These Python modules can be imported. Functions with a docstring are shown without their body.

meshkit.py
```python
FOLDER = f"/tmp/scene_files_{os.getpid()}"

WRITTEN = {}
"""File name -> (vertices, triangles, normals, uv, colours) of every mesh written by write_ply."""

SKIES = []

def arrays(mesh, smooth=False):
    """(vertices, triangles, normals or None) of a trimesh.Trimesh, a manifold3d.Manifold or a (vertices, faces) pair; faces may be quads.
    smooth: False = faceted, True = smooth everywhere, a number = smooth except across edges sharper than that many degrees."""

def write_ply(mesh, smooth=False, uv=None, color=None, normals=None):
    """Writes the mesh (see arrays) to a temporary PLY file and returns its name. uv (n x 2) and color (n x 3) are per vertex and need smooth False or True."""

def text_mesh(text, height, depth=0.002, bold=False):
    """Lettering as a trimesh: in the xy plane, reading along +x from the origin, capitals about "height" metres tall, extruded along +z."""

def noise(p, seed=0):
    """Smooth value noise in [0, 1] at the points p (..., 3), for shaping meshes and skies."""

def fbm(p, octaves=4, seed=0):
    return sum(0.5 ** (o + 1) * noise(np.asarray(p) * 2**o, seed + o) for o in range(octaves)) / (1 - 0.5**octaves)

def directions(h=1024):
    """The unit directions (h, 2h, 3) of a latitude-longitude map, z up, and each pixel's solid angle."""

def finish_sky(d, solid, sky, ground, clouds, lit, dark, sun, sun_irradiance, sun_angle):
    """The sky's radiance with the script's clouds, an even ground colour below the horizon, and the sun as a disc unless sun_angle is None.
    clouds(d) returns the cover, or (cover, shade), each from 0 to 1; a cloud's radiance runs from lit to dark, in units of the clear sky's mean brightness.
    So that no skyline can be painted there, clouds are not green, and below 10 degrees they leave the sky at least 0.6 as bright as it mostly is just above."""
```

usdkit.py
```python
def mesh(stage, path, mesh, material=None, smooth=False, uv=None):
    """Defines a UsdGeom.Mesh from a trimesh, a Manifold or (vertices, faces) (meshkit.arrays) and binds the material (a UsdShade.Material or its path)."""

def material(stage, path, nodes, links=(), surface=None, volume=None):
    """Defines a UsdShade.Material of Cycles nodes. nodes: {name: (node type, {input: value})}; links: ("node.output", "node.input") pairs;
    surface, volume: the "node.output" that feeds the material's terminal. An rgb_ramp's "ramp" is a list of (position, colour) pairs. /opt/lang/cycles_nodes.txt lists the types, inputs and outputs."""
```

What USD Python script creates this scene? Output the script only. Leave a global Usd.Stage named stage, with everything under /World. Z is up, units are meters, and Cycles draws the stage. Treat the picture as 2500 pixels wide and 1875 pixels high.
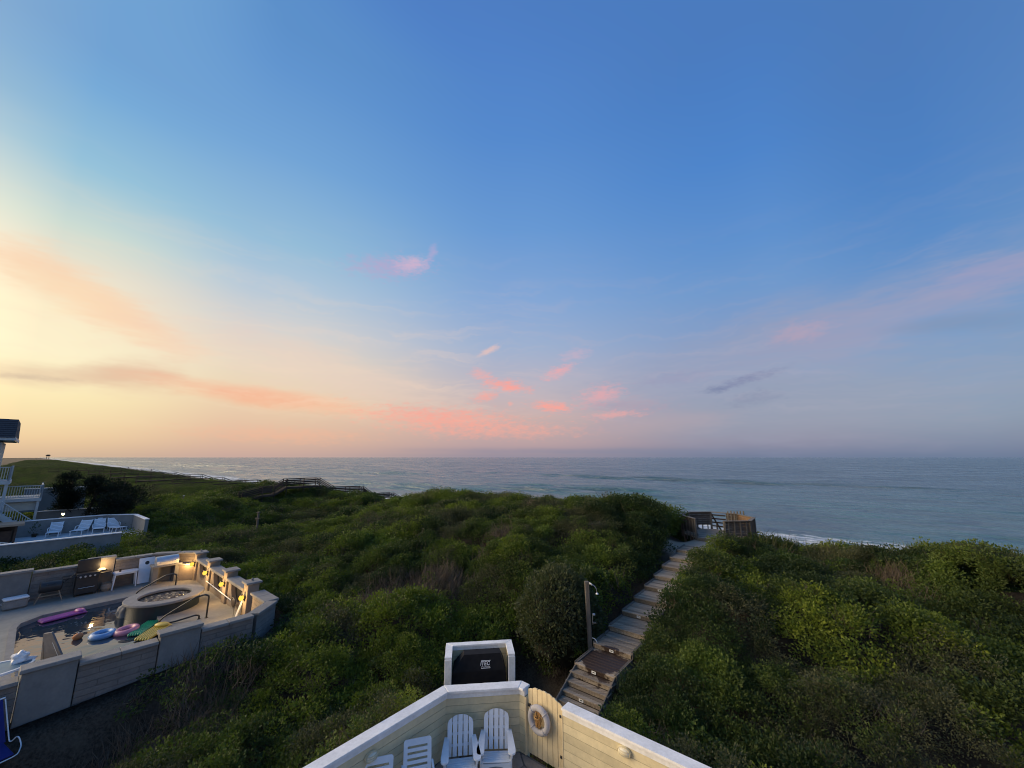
import math, random
import numpy as np
import trimesh, usdkit, meshkit
from scipy.interpolate import RBFInterpolator
from scipy.spatial import cKDTree
from shapely.geometry import Polygon, Point, LineString, box as sbox
from shapely import affinity
from pxr import Usd, UsdGeom, UsdLux, UsdShade, Gf, Vt, Sdf

# ------------------------------------------------------------------ camera, sky, sun, exposure
stage = Usd.Stage.CreateInMemory()
UsdGeom.SetStageUpAxis(stage, UsdGeom.Tokens.z)
UsdGeom.Xform.Define(stage, '/World')
F, CX, CY, H = 939.0, 1250.0, 937.5, 6.5            # the photograph's focal length in its pixels; camera height above the patio
PITCH = math.atan((1116.6 - CY) / F)
EXPOSURE = 3.0
SKY_STRENGTH = 0.1
SUN_AZ, SUN_EL = math.radians(-88), math.radians(1.5)
GLOW_EL = math.radians(14)
cam = UsdGeom.Camera.Define(stage, '/World/camera')
cam.CreateFocalLengthAttr(13.0)
cam.CreateHorizontalApertureAttr(13.0 * 2500 / F)
cam.CreateVerticalApertureAttr(13.0 * 1875 / F)
cam.CreateClippingRangeAttr((0.1, 200000.0))
cam.AddTranslateOp().Set((0, 0, H))
cam.AddRotateXOp().Set(90 + math.degrees(PITCH))
cam.CreateExposureAttr(EXPOSURE)


def ray(px, py):
    x, y = (px - CX) / F, -(py - CY) / F
    return np.array([x, math.cos(PITCH) - y * math.sin(PITCH), math.sin(PITCH) + y * math.cos(PITCH)])


def atz(px, py, z):
    r = ray(px, py)
    return r * ((z - H) / r[2]) + [0, 0, H]


def aty(px, py, y):
    r = ray(px, py)
    return r * (y / r[1]) + [0, 0, H]


NA = np.array([.636, .772]); NA /= np.linalg.norm(NA)     # seaward
TB = np.array([-NA[1], NA[0]])                              # along the coast, to the left
COAST_ROT = math.atan2(NA[1], NA[0])                       # z rotation that turns local +x seaward and +y along the coast


def ab(a, b, z=0.0):
    w = a * NA + b * TB
    return np.array([w[0], w[1], z])


def to_ab(p):
    p = np.asarray(p, float)
    return p[..., :2] @ NA, p[..., :2] @ TB


def ata(px, py, a):
    r = ray(px, py)
    return r * (a / (r[:2] @ NA)) + [0, 0, H]


def lin(c):
    c = np.asarray(c, float) / 255
    return tuple(np.where(c <= .04045, c / 12.92, ((c + .055) / 1.055) ** 2.4))


class Graph:
    def __init__(self):
        self.nodes, self.links, self.k = {}, [], 0

    def __call__(self, kind, out=None, **inputs):
        name = f'n{self.k}'; self.k += 1
        vals = {}
        for k, v in inputs.items():
            if isinstance(v, Link):
                self.links.append((v.s, f'{name}.{k}'))
            else:
                vals[k] = v
        self.nodes[name] = (kind, vals)
        return Link(f'{name}.{out}') if out else name

    def math(self, t, a, b=0.0, c=0.0, clamp=False):
        return self('math', 'value', math_type=t, value1=a, value2=b, value3=c, use_clamp=clamp)

    def make(self, path, surface=None, volume=None):
        return usdkit.material(stage, path, self.nodes, self.links, surface=surface.s if surface else None, volume=volume.s if volume else None)


class Link:
    def __init__(self, s):
        self.s = s


def build_sky():
    g = Graph()
    d = g('texture_coordinate', 'generated')
    x, y, z = (Link(f'{d.s.split(".")[0]}_x.{c}') for c in 'xyz')
    sx = g('separate_xyz', vector=d)
    x, y, z = Link(sx + '.x'), Link(sx + '.y'), Link(sx + '.z')
    az = g.math('multiply', g.math('arctan2', x, y), 180 / math.pi)
    el = g.math('multiply', g.math('arcsine', g.math('minimum', g.math('maximum', z, -1.0), 1.0)), 180 / math.pi)
    # the clear sky: a look-up by elevation at five angles from the sunset
    cols = {
        2400: [(985, (108, 128, 158)), (960, (118, 138, 168)), (900, (128, 150, 180)), (800, (130, 152, 188)), (650, (112, 148, 196)), (500, (86, 136, 197)), (300, (70, 125, 194)), (100, (70, 121, 189)), (0, (72, 120, 186))],
        1900: [(985, (112, 128, 158)), (950, (136, 142, 170)), (900, (142, 150, 176)), (850, (146, 155, 182)), (780, (140, 156, 190)), (700, (126, 152, 196)), (600, (108, 150, 204)), (500, (92, 143, 206)), (300, (74, 131, 204)), (100, (71, 124, 196)), (0, (72, 122, 192))],
        1250: [(985, (152, 146, 163)), (960, (184, 160, 168)), (900, (204, 174, 172)), (850, (194, 180, 188)), (750, (160, 177, 208)), (650, (134, 168, 215)), (500, (104, 154, 214)), (300, (84, 138, 208)), (100, (78, 129, 202)), (0, (77, 126, 198))],
        600: [(985, (200, 172, 164)), (930, (224, 184, 162)), (850, (238, 208, 172)), (780, (234, 216, 190)), (700, (216, 211, 206)), (600, (180, 200, 217)), (500, (150, 190, 217)), (300, (114, 165, 216)), (100, (96, 149, 209)), (0, (91, 144, 204))],
        50: [(985, (206, 184, 158)), (940, (230, 203, 166)), (850, (249, 229, 178)), (750, (254, 239, 198)), (650, (254, 236, 196)), (550, (240, 227, 200)), (450, (207, 221, 208)), (300, (150, 195, 217)), (100, (117, 170, 216)), (0, (111, 162, 212))],
    }
    keys, ramps = [], []
    elf = g.math('divide', el, 90.0, clamp=True)
    for px, stops in cols.items():
        r0 = []
        for dy, c in stops:
            r = ray(px, dy * 1.1302); r /= np.linalg.norm(r)
            r0.append((max(0.0, math.degrees(math.asin(r[2])) / 90), lin(c)))
        r = ray(px, 1000)
        keys.append(math.cos(math.atan2(r[0], r[1]) - SUN_AZ))
        ramps.append(r0)
    sunk = [(0, (1.25, .72, .30)), (.05, (1.7, 1.1, .52)), (.12, (2.0, 1.5, .84)), (.22, (1.6, 1.3, .8)), (.35, (.42, .53, .60)), (.5, (.21, .37, .61)), (.7, (.17, .34, .62)), (1, (.12, .28, .58))]
    keys.append(1.0); ramps.append(sunk)
    anti = [(0, lin((100, 115, 145))), (.06, lin((122, 138, 165))), (.2, lin((112, 142, 182))), (.5, lin((70, 122, 188))), (1, lin((75, 124, 192)))]
    keys.insert(0, -1.0); ramps.insert(0, anti)
    h = g.math('maximum', g.math('sqrt', g.math('add', g.math('multiply', x, x), g.math('multiply', y, y))), 1e-4)
    sa = g.math('divide', g.math('add', g.math('multiply', x, math.sin(SUN_AZ)), g.math('multiply', y, math.cos(SUN_AZ))), h)
    zen = g('map_range', 'result', value=z, from_min=.75, from_max=1.0, to_min=1.0, to_max=0.0, clamp=True)   # no azimuth at the zenith
    sa = g.math('add', g.math('multiply', sa, zen), g.math('multiply', g.math('subtract', 1.0, zen), keys[2]))
    cur = g('rgb_ramp', 'color', ramp=ramps[0], fac=elf)
    for i in range(1, len(keys)):
        f = g('map_range', 'result', range_type='smoothstep' if 1 < i < len(keys) - 1 else 'linear', value=sa, from_min=keys[i - 1], from_max=keys[i], to_min=0.0, to_max=1.0, clamp=True)
        cur = g('mix', 'color', mix_type='mix', fac=f, color1=cur, color2=g('rgb_ramp', 'color', ramp=ramps[i], fac=elf))
    # clouds: streaks with their own centre (azimuth, elevation in degrees), length, thickness and tilt, torn by noise
    p = g('combine_xyz', 'vector', x=az, y=el, z=0.0)
    n1 = g('noise_texture', 'color', vector=g('mapping', 'vector', mapping_type='point', vector=p, scale=(.10, .22, 1)), scale=1.0, detail=5.0, roughness=.6)
    warp = g('vector_math', 'vector', math_type='subtract', vector1=n1, vector2=(.5, .5, .5))
    n1f = g('noise_texture', 'color', vector=g('mapping', 'vector', mapping_type='point', vector=p, scale=(.42, .75, 1)), scale=1.0, detail=5.0, roughness=.62)
    warp_f = g('vector_math', 'vector', math_type='subtract', vector1=n1f, vector2=(.5, .5, .5))
    n2 = g('noise_texture', 'fac', vector=g('mapping', 'vector', mapping_type='point', vector=p, rotation=(0, 0, .25), scale=(.16, .7, 1)), scale=1.0, detail=6.0, roughness=.62)
    n3 = g('noise_texture', 'fac', vector=g('mapping', 'vector', mapping_type='point', vector=p, rotation=(0, 0, -.3), scale=(.75, 1.9, 1)), scale=1.0, detail=7.0, roughness=.68)

    def azel(px, py):
        r = ray(px, py); r /= np.linalg.norm(r)
        return np.array([math.degrees(math.atan2(r[0], r[1])), math.degrees(math.asin(r[2]))])

    def streak(p0, p1, thick, color, amount, warp_amt=3.0, tear=.5, fine=False):
        nonlocal cur
        q0, q1 = azel(p0[0] * 1.1302, p0[1] * 1.1302), azel(p1[0] * 1.1302, p1[1] * 1.1302)
        c, dv = (q0 + q1) / 2, q1 - q0
        L, ang = np.linalg.norm(dv) / 2, math.atan2(dv[1], dv[0])
        pw = g('vector_math', 'vector', math_type='multiply_add', vector1=warp_f if fine else warp, vector2=(warp_amt * 1.6, warp_amt, 0), vector3=p)
        m = g('mapping', 'vector', mapping_type='texture', vector=pw, location=(c[0], c[1], 0), rotation=(0, 0, ang), scale=(L * 1.15, thick, 1))
        ln = g('vector_math', 'value', math_type='length', vector1=m)
        f = g('map_range', 'result', range_type='smoothstep', value=ln, from_min=1.45, from_max=.0, to_min=0.0, to_max=1.0, clamp=True)
        t = g.math('multiply', g.math('subtract', n3 if fine else n2, .5), tear * (4.2 if fine else 2.4))
        f = g('map_range', 'result', range_type='smoothstep', value=g.math('add', f, t), from_min=.10, from_max=1.30 if fine else 1.10, to_min=0.0, to_max=amount, clamp=True)
        f = g.math('multiply', f, g('map_range', 'result', range_type='smoothstep', value=ln, from_min=1.9, from_max=1.0, to_min=0.0, to_max=1.0, clamp=True))
        cur = g('mix', 'color', mix_type='mix', fac=f, color1=cur, color2=lin(color))

    # broad veils first
    streak((-90, 480), (440, 762), 2.7, (255, 208, 164), .85, 3.0, .55)
    streak((-60, 560), (300, 680), 2.2, (255, 224, 180), .5, 3.0, .5)
    streak((250, 650), (1050, 890), 4.5, (238, 208, 190), .50, 4.0, .6)
    streak((1250, 870), (2300, 540), 6.5, (150, 156, 185), .72, 4.0, .4)
    streak((1350, 905), (2350, 850), 5.5, (146, 151, 178), .55, 3.5, .45)
    streak((1600, 770), (2300, 570), 3.2, (158, 152, 182), .50, 4.0, .6)
    streak((1450, 900), (2300, 780), 5.0, (144, 154, 180), .55, 4.0, .5)
    streak((1660, 735), (1800, 695), 1.5, (190, 158, 176), .60, 1.5, .4, True)
    streak((2000, 630), (2280, 560), 1.7, (168, 154, 186), .45, 2.0, .5)
    # the long band low on the left, grey then orange then pink
    streak((-80, 800), (360, 815), 1.5, (224, 188, 156), .7, 1.6, .4)
    streak((140, 795), (420, 825), 2.4, (226, 184, 152), .65, 1.8, .45)
    streak((300, 815), (780, 887), 1.5, (247, 178, 142), .95, 1.2, .4)
    streak((520, 845), (860, 895), 1.6, (250, 194, 160), .55, 1.4, .5, True)
    streak((-60, 805), (170, 822), .40, (194, 168, 146), .55, .7, .35, True)
    streak((760, 890), (1130, 912), 2.0, (252, 164, 150), .85, 1.4, .6, True)
    streak((850, 925), (1260, 930), 1.5, (246, 168, 156), .60, 1.2, .6, True)
    streak((380, 930), (800, 945), 1.3, (238, 180, 156), .55, 1.2, .6, True)
    # small torn clouds right of the centre
    P1 = (255, 162, 150)
    streak((1040, 824), (1150, 842), 1.15, P1, 1.0, 1.5, .5, True)
    streak((1012, 802), (1062, 818), 1.1, (240, 172, 168), .75, 1.2, .5, True)
    streak((1020, 862), (1078, 852), .95, (250, 166, 154), .85, 1.2, .5, True)
    streak((1148, 872), (1240, 884), 1.05, P1, .95, 1.2, .55, True)
    streak((1172, 818), (1240, 788), 1.05, (244, 168, 170), .85, 1.2, .5, True)
    streak((1205, 778), (1280, 756), 1.2, (208, 176, 194), .55, 1.2, .5, True)
    streak((1245, 866), (1350, 842), 1.7, (238, 166, 170), .75, 1.4, .55, True)
    streak((1270, 880), (1460, 874), 1.6, (176, 154, 174), .60, 1.5, .6, True)
    streak((1260, 902), (1390, 890), .8, (240, 166, 164), .75, 1.0, .6, True)
    streak((1034, 768), (1082, 744), .62, (240, 196, 184), .9, .4, .35, True)
    streak((1095, 872), (1108, 872), .4, (246, 170, 160), .8, .5, .4, True)
    streak((1230, 925), (1600, 900), 2.0, (180, 160, 174), .5, 1.5, .5)
    streak((1525, 845), (1700, 795), .85, (124, 128, 166), .85, 1.2, .45, True)
    streak((1515, 846), (1580, 838), .6, (112, 120, 160), .7, .6, .35, True)
    streak((1560, 872), (1700, 848), 1.1, (130, 136, 168), .6, 1.2, .55, True)
    streak((1900, 712), (2280, 680), 1.2, (116, 140, 178), .6, 1.4, .5)
    streak((1360, 830), (1570, 800), 1.3, (152, 148, 180), .5, 1.4, .5, True)
    # the lone wisp above the centre, with its hook
    streak((745, 572), (935, 578), 2.0, (186, 168, 204), .80, 1.6, .5, True)
    streak((850, 575), (930, 566), 1.5, (216, 182, 206), .8, 1.2, .4, True)
    streak((924, 572), (944, 524), .85, (182, 170, 210), .7, .8, .35, True)
    # a dim purple bank resting on the horizon
    streak((900, 972), (2400, 972), .6, (118, 134, 164), .4, .5, .3)
    # thin fibres of high cloud, tinted like the haze, thinning with height
    fib = g('noise_texture', 'fac', vector=g('mapping', 'vector', mapping_type='point', vector=g('vector_math', 'vector', math_type='multiply_add', vector1=warp, vector2=(9, 5, 0), vector3=p), rotation=(0, 0, .12), scale=(.045, .55, 1)), scale=1.0, detail=7.0, roughness=.66)
    low = g('map_range', 'result', range_type='smoothstep', value=el, from_min=34.0, from_max=6.0, to_min=0.0, to_max=1.0, clamp=True)
    ff = g.math('multiply', g('map_range', 'result', range_type='smoothstep', value=fib, from_min=.46, from_max=.72, to_min=0.0, to_max=.34, clamp=True), g.math('multiply', low, g('map_range', 'result', range_type='smoothstep', value=el, from_min=2.0, from_max=8.0, to_min=0.0, to_max=1.0, clamp=True)))
    cur = g('mix', 'color', mix_type='mix', fac=ff, color1=cur, color2=g('rgb_ramp', 'color', ramp=[(0, lin((150, 156, 186))), (.45, lin((196, 180, 192))), (.6, lin((248, 214, 190))), (1, lin((255, 226, 190)))], fac=g('map_range', 'result', value=sa, from_min=-1.0, from_max=1.0, to_min=0.0, to_max=1.0, clamp=True)))
    clear = g('sky_texture', 'color', sky_type='single_scattering', sun_disc=False, sun_elevation=SUN_EL, sun_rotation=SUN_AZ, altitude=10.0, air_density=1.0, aerosol_density=1.0, ozone_density=2.0)
    scale = 1.0 / (SKY_STRENGTH * 2 ** EXPOSURE)
    cur = g('mix', 'color', mix_type='multiply', fac=1.0, color1=cur, color2=(scale,) * 3)
    clear = g('mix', 'color', mix_type='multiply', fac=1.0, color1=clear, color2=(1.0, 1.0, 1.0))
    cur = g('mix', 'color', mix_type='mix', fac=.08, color1=cur, color2=clear)
    g.make('/World/Looks/sky_light', surface=g('background_shader', 'background', color=cur, strength=SKY_STRENGTH))
    dome = UsdLux.DomeLight.Define(stage, '/World/sky')
    UsdShade.MaterialBindingAPI.Apply(dome.GetPrim()).Bind(UsdShade.Material.Get(stage, '/World/Looks/sky_light'))
    dome.GetPrim().SetCustomDataByKey('kind', 'structure')


build_sky()
sun = UsdLux.DistantLight.Define(stage, '/World/sunset_glow')
sun.CreateNormalizeAttr(True) if hasattr(sun, 'CreateNormalizeAttr') else None
sun.CreateIntensityAttr(0.17)
sun.CreateAngleAttr(60.0)
sun.CreateColorAttr((1.0, .78, .52))
sun.AddRotateZOp().Set(-math.degrees(SUN_AZ))
sun.AddRotateXOp().Set(-(90 - math.degrees(GLOW_EL)))

# ------------------------------------------------------------------ materials
MATS = {}


def rough_mat(name, c1, c2, scale=6.0, rough=.8, bump=0.0, bscale=40.0, spec=.3, stretch=None, metallic=0.0, vary=0.0, fine=.35, detail=5.0):
    """Two tones mixed by noise in world space, a second finer noise, optional relief, optional tone change from piece to piece."""
    if name in MATS:
        return MATS[name]
    g = Graph()
    pos = g('geometry', 'position')
    v = pos if stretch is None else g('mapping', 'vector', mapping_type='point', vector=pos, rotation=(0, 0, stretch[0]), scale=stretch[1])
    n = g('noise_texture', 'fac', vector=v, scale=scale, detail=detail, roughness=.6)
    n2 = g('noise_texture', 'fac', vector=v, scale=scale * 7.3, detail=3.0, roughness=.6)
    f = g('map_range', 'result', value=g.math('add', g.math('multiply', n, 1 - fine), g.math('multiply', n2, fine)), from_min=.36, from_max=.64, to_min=0.0, to_max=1.0, clamp=True)
    col = g('mix', 'color', mix_type='mix', fac=f, color1=c1, color2=c2)
    if vary:
        rnd = g('object_info', 'random')
        val = g('map_range', 'result', value=rnd, from_min=0.0, from_max=1.0, to_min=1 - vary, to_max=1 + vary)
        col = g('hsv', 'color', color=col, value=val)
    ins = dict(base_color=col, roughness=rough, specular_ior_level=spec, metallic=metallic)
    if bump:
        nb = g('noise_texture', 'fac', vector=v, scale=bscale, detail=4.0, roughness=.65)
        ins['normal'] = g('bump', 'normal', height=nb, strength=bump, distance=.02)
    MATS[name] = g.make(f'/World/Looks/{name}', surface=g('principled_bsdf', 'BSDF', **ins))
    return MATS[name]


def wood(name, c1, c2, angle, vary=.22, rough=.85):
    """Weathered boards whose grain runs along the horizontal direction `angle`."""
    return rough_mat(name, c1, c2, scale=5.0, rough=rough, bump=.35, bscale=9.0, stretch=(-angle, (.35, 6.0, 3.0)), vary=vary, spec=.2)


def glow(name, color, strength):
    if name not in MATS:
        g = Graph()
        MATS[name] = g.make(f'/World/Looks/{name}', surface=g('emission', 'emission', color=color, strength=strength))
    return MATS[name]


def leaf_mat(name, ramp, trans=(.10, .16, .02), scale=.42, rnd_amt=.35):
    g = Graph()
    pos = g('geometry', 'position')
    n = g('noise_texture', 'fac', vector=pos, scale=scale, detail=4.0, roughness=.55)
    isl = g('geometry', 'random_per_island')
    f = g.math('add', g.math('multiply', n, 1 - rnd_amt), g.math('multiply', isl, rnd_amt))
    f = g('map_range', 'result', value=f, from_min=.30, from_max=.70, to_min=0.0, to_max=1.0, clamp=True)
    col = g('rgb_ramp', 'color', ramp=ramp, fac=f)
    a = g('principled_bsdf', 'BSDF', base_color=col, roughness=.6, specular_ior_level=.25)
    b = g('translucent_bsdf', 'BSDF', color=g('mix', 'color', mix_type='multiply', fac=1.0, color1=col, color2=(1.3, 1.5, .7)))
    MATS[name] = g.make(f'/World/Looks/{name}', surface=g('mix_closure', 'closure', fac=.25, closure1=a, closure2=b))
    return MATS[name]


D_ANG = COAST_ROT
white_paint = rough_mat('white_paint', (.80, .80, .80), (.60, .60, .59), 2.2, .45, .06, 25, .4)
cream_paint = rough_mat('cream_paint', (.66, .57, .36), (.52, .45, .29), 2.0, .65, .15, 30, .3, vary=.10)
gate_paint = rough_mat('gate_paint', (.70, .58, .36), (.58, .47, .28), 4.0, .65, .15, 30, .3, vary=.10)
white_plastic = rough_mat('white_plastic', (.70, .73, .76), (.62, .65, .68), 5.0, .35, 0, 30, .5)
trim_grey = rough_mat('trim_grey', (.52, .54, .55), (.44, .46, .47), 4.0, .6)
tread_wood = wood('tread_wood', (.19, .152, .112), (.33, .272, .207), D_ANG + math.pi / 2, vary=.34)
side_wood = wood('side_wood', (.10, .086, .07), (.19, .163, .135), D_ANG)
post_wood = rough_mat('post_wood', (.08, .07, .06), (.16, .142, .12), 4.0, .85, .3, 14, .2, stretch=(0, (5, 5, .5)), vary=.15)
deck_wood = wood('deck_wood', (.055, .045, .038), (.11, .094, .08), D_ANG + math.pi / 2)
warm_wood = wood('warm_wood', (.13, .08, .046), (.21, .13, .075), D_ANG)
far_wood = rough_mat('far_wood', (.035, .027, .022), (.065, .05, .042), 2.0, .9, 0, 10, .2, vary=.2)
stucco = rough_mat('stucco', (.20, .198, .19), (.15, .15, .147), 3.0, .9, .4, 60, .2)
stucco_warm = rough_mat('stucco_warm', (.27, .225, .18), (.21, .175, .14), 3.0, .9, .4, 60, .2)
block_stone = rough_mat('block_stone', (.215, .19, .17), (.155, .14, .13), 4.0, .92, .6, 45, .15, vary=.10)
cap_stone = rough_mat('cap_stone', (.24, .235, .225), (.18, .175, .17), 5.0, .85, .3, 50, .2, vary=.06)
pale_deck = rough_mat('pale_deck', (.27, .265, .235), (.21, .205, .185), 2.0, .85, .2, 70, .2)
flag_stone = rough_mat('flag_stone', (.22, .19, .165), (.32, .28, .24), 3.0, .8, .3, 30, .25, vary=.22)
grout = rough_mat('grout', (.10, .09, .08), (.15, .135, .12), 20.0, .95)
black_cloth = rough_mat('black_cloth', (.006, .006, .008), (.012, .012, .014), 6.0, .75, .3, 9, .2)
black_metal = rough_mat('black_metal', (.012, .012, .013), (.02, .02, .02), 8.0, .4, 0, 9, .5)
dark_brown = rough_mat('dark_brown', (.035, .022, .016), (.06, .04, .03), 5.0, .6)
steel = rough_mat('steel', (.55, .56, .57), (.42, .43, .44), 6.0, .35, 0, 9, .5, metallic=.8)
grey_tile = rough_mat('grey_tile', (.010, .022, .030), (.006, .014, .020), 9.0, .4, .2, 30, .5)
roof_shingle = rough_mat('roof_shingle', (.045, .05, .06), (.07, .075, .085), 8.0, .9, .3, 20, .2)
siding_pale = rough_mat('siding_pale', (.40, .43, .40), (.34, .37, .35), 3.0, .7)
rail_white = rough_mat('rail_white', (.40, .45, .47), (.32, .37, .39), 3.0, .5)
rope_mat = rough_mat('rope', (.50, .28, .10), (.34, .19, .07), 30.0, .9, .5, 90, .2)
ring_mat = rough_mat('ring_canvas', (.46, .44, .44), (.36, .345, .345), 6.0, .7, .2, 40, .3)
glass_frost = rough_mat('frosted_glass', (.72, .66, .50), (.62, .57, .44), 9.0, .3, .1, 40, .5)
sand_mat = rough_mat('sand', (.34, .29, .235), (.24, .205, .17), 3.0, .95, .4, 60, .1)
spa_rock = rough_mat('spa_rock', (.13, .095, .07), (.24, .18, .135), 4.0, .6, .3, 20, .4, vary=.3)

# ------------------------------------------------------------------ object helpers
USED = {}


def fresh(parent, name):
    k = (parent, name)
    USED[k] = USED.get(k, 0) + 1
    return f'{parent}/{name}' if USED[k] == 1 else f'{parent}/{name}_{USED[k] - 1:03d}'


def tag(prim, label=None, cat=None, group=None, kind=None):
    for k, v in (('label', label), ('category', cat), ('group', group), ('kind', kind)):
        if v:
            prim.SetCustomDataByKey(k, v)
    return prim


class Thing:
    """An Xform at the thing's base; parts are given in world coordinates (world=True) or in its own."""

    def __init__(self, name, label, cat, loc=(0, 0, 0), rz=0.0, group=None):
        self.path = fresh('/World', name)
        self.x = UsdGeom.Xform.Define(stage, self.path)
        self.x.AddTranslateOp().Set(tuple(map(float, loc)))
        self.x.AddRotateZOp().Set(math.degrees(rz))
        self.loc, self.rz = np.array(loc, float), rz
        tag(self.x.GetPrim(), label, cat, group)

    def local(self, v):
        c, s = math.cos(-self.rz), math.sin(-self.rz)
        v = np.asarray(v, float) - self.loc
        return np.stack([v[:, 0] * c - v[:, 1] * s, v[:, 0] * s + v[:, 1] * c, v[:, 2]], 1)

    def part(self, name, mesh, mat, under=None, world=False, smooth=False, label=None, kind=None):
        v, f = mesh if isinstance(mesh, tuple) else (mesh.vertices, mesh.faces)
        if world:
            v = self.local(v)
        path = fresh(under or self.path, name)
        m = usdkit.mesh(stage, path, (np.asarray(v), np.asarray(f)), mat, smooth=smooth)
        tag(m.GetPrim(), label, kind=kind)
        return path


def single(name, mesh, mat, label=None, cat=None, group=None, kind=None, smooth=False):
    m = usdkit.mesh(stage, fresh('/World', name), mesh, mat, smooth=smooth)
    tag(m.GetPrim(), label, cat, group, kind)
    return m


def child(path, name, mesh, mat, smooth=False, label=None):
    p = fresh(path, name)
    m = usdkit.mesh(stage, p, mesh, mat, smooth=smooth)
    tag(m.GetPrim(), label)
    return p


def copy(first, loc, rz, label, cat=None, group=None):
    src = stage.GetPrimAtPath(first.path)
    base = first.path.split('/')[-1]
    x = UsdGeom.Xform.Define(stage, fresh('/World', base))
    x.AddTranslateOp().Set(tuple(map(float, loc)))
    x.AddRotateZOp().Set(math.degrees(rz))
    x.GetPrim().GetReferences().AddInternalReference(first.path)
    x.GetPrim().SetInstanceable(True)
    was = src.GetCustomData()
    tag(x.GetPrim(), label, cat or was['category'], group or was.get('group'))
    return x


# mesh pieces: (vertices, triangles)
_s = np.array([(i, j, k) for i in (-1, 1) for j in (-1, 1) for k in (-1, 1)], float)
_cv = np.concatenate([np.stack([_s * np.where(np.arange(3) == ax, 1.0, .8)]).reshape(-1, 3) for ax in range(3)])
_h = trimesh.Trimesh(_cv, [[0, 1, 2]], process=False).convex_hull
_hv = np.array(_h.vertices); _hf = np.array(_h.faces)
_hone = np.abs(np.abs(_hv) - 1) < .01


def bx(c, s, rz=0.0, ch=None):
    """A box with chamfered edges: centre, full sizes, rotation about z."""
    s = np.asarray(s, float)
    ch = min(.012, .18 * s.min()) if ch is None else ch
    if ch <= 0:
        m = trimesh.creation.box(s)
        v, f = np.array(m.vertices), np.array(m.faces)
    else:
        v = np.sign(_hv) * np.where(_hone, s / 2, s / 2 - ch)
        f = _hf
    if rz:
        co, si = math.cos(rz), math.sin(rz)
        v = np.stack([v[:, 0] * co - v[:, 1] * si, v[:, 0] * si + v[:, 1] * co, v[:, 2]], 1)
    return v + np.asarray(c, float), f


def bar(p0, p1, w, h, up=(0, 0, 1), ch=None):
    """A box along p0-p1, w wide, h deep along `up`."""
    p0, p1 = np.asarray(p0, float), np.asarray(p1, float)
    d = p1 - p0; L = np.linalg.norm(d); d = d / L
    u = np.asarray(up, float); u = u - d * (u @ d)
    u = np.array([1.0, 0, 0]) - d * d[0] if np.linalg.norm(u) < 1e-6 else u
    u /= np.linalg.norm(u)
    s = np.cross(u, d)
    v, f = bx((0, 0, 0), (L, w, h), ch=ch)
    return v[:, :1] * d + v[:, 1:2] * s + v[:, 2:] * u + (p0 + p1) / 2, f


def cat(*ms):
    ms = [m for m in ms if m is not None]
    o, V, Fs = 0, [], []
    for m in ms:
        v, f = (m.vertices, m.faces) if hasattr(m, 'faces') else m
        V.append(np.asarray(v)); Fs.append(np.asarray(f) + o); o += len(v)
    return np.vstack(V), np.vstack(Fs)


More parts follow.
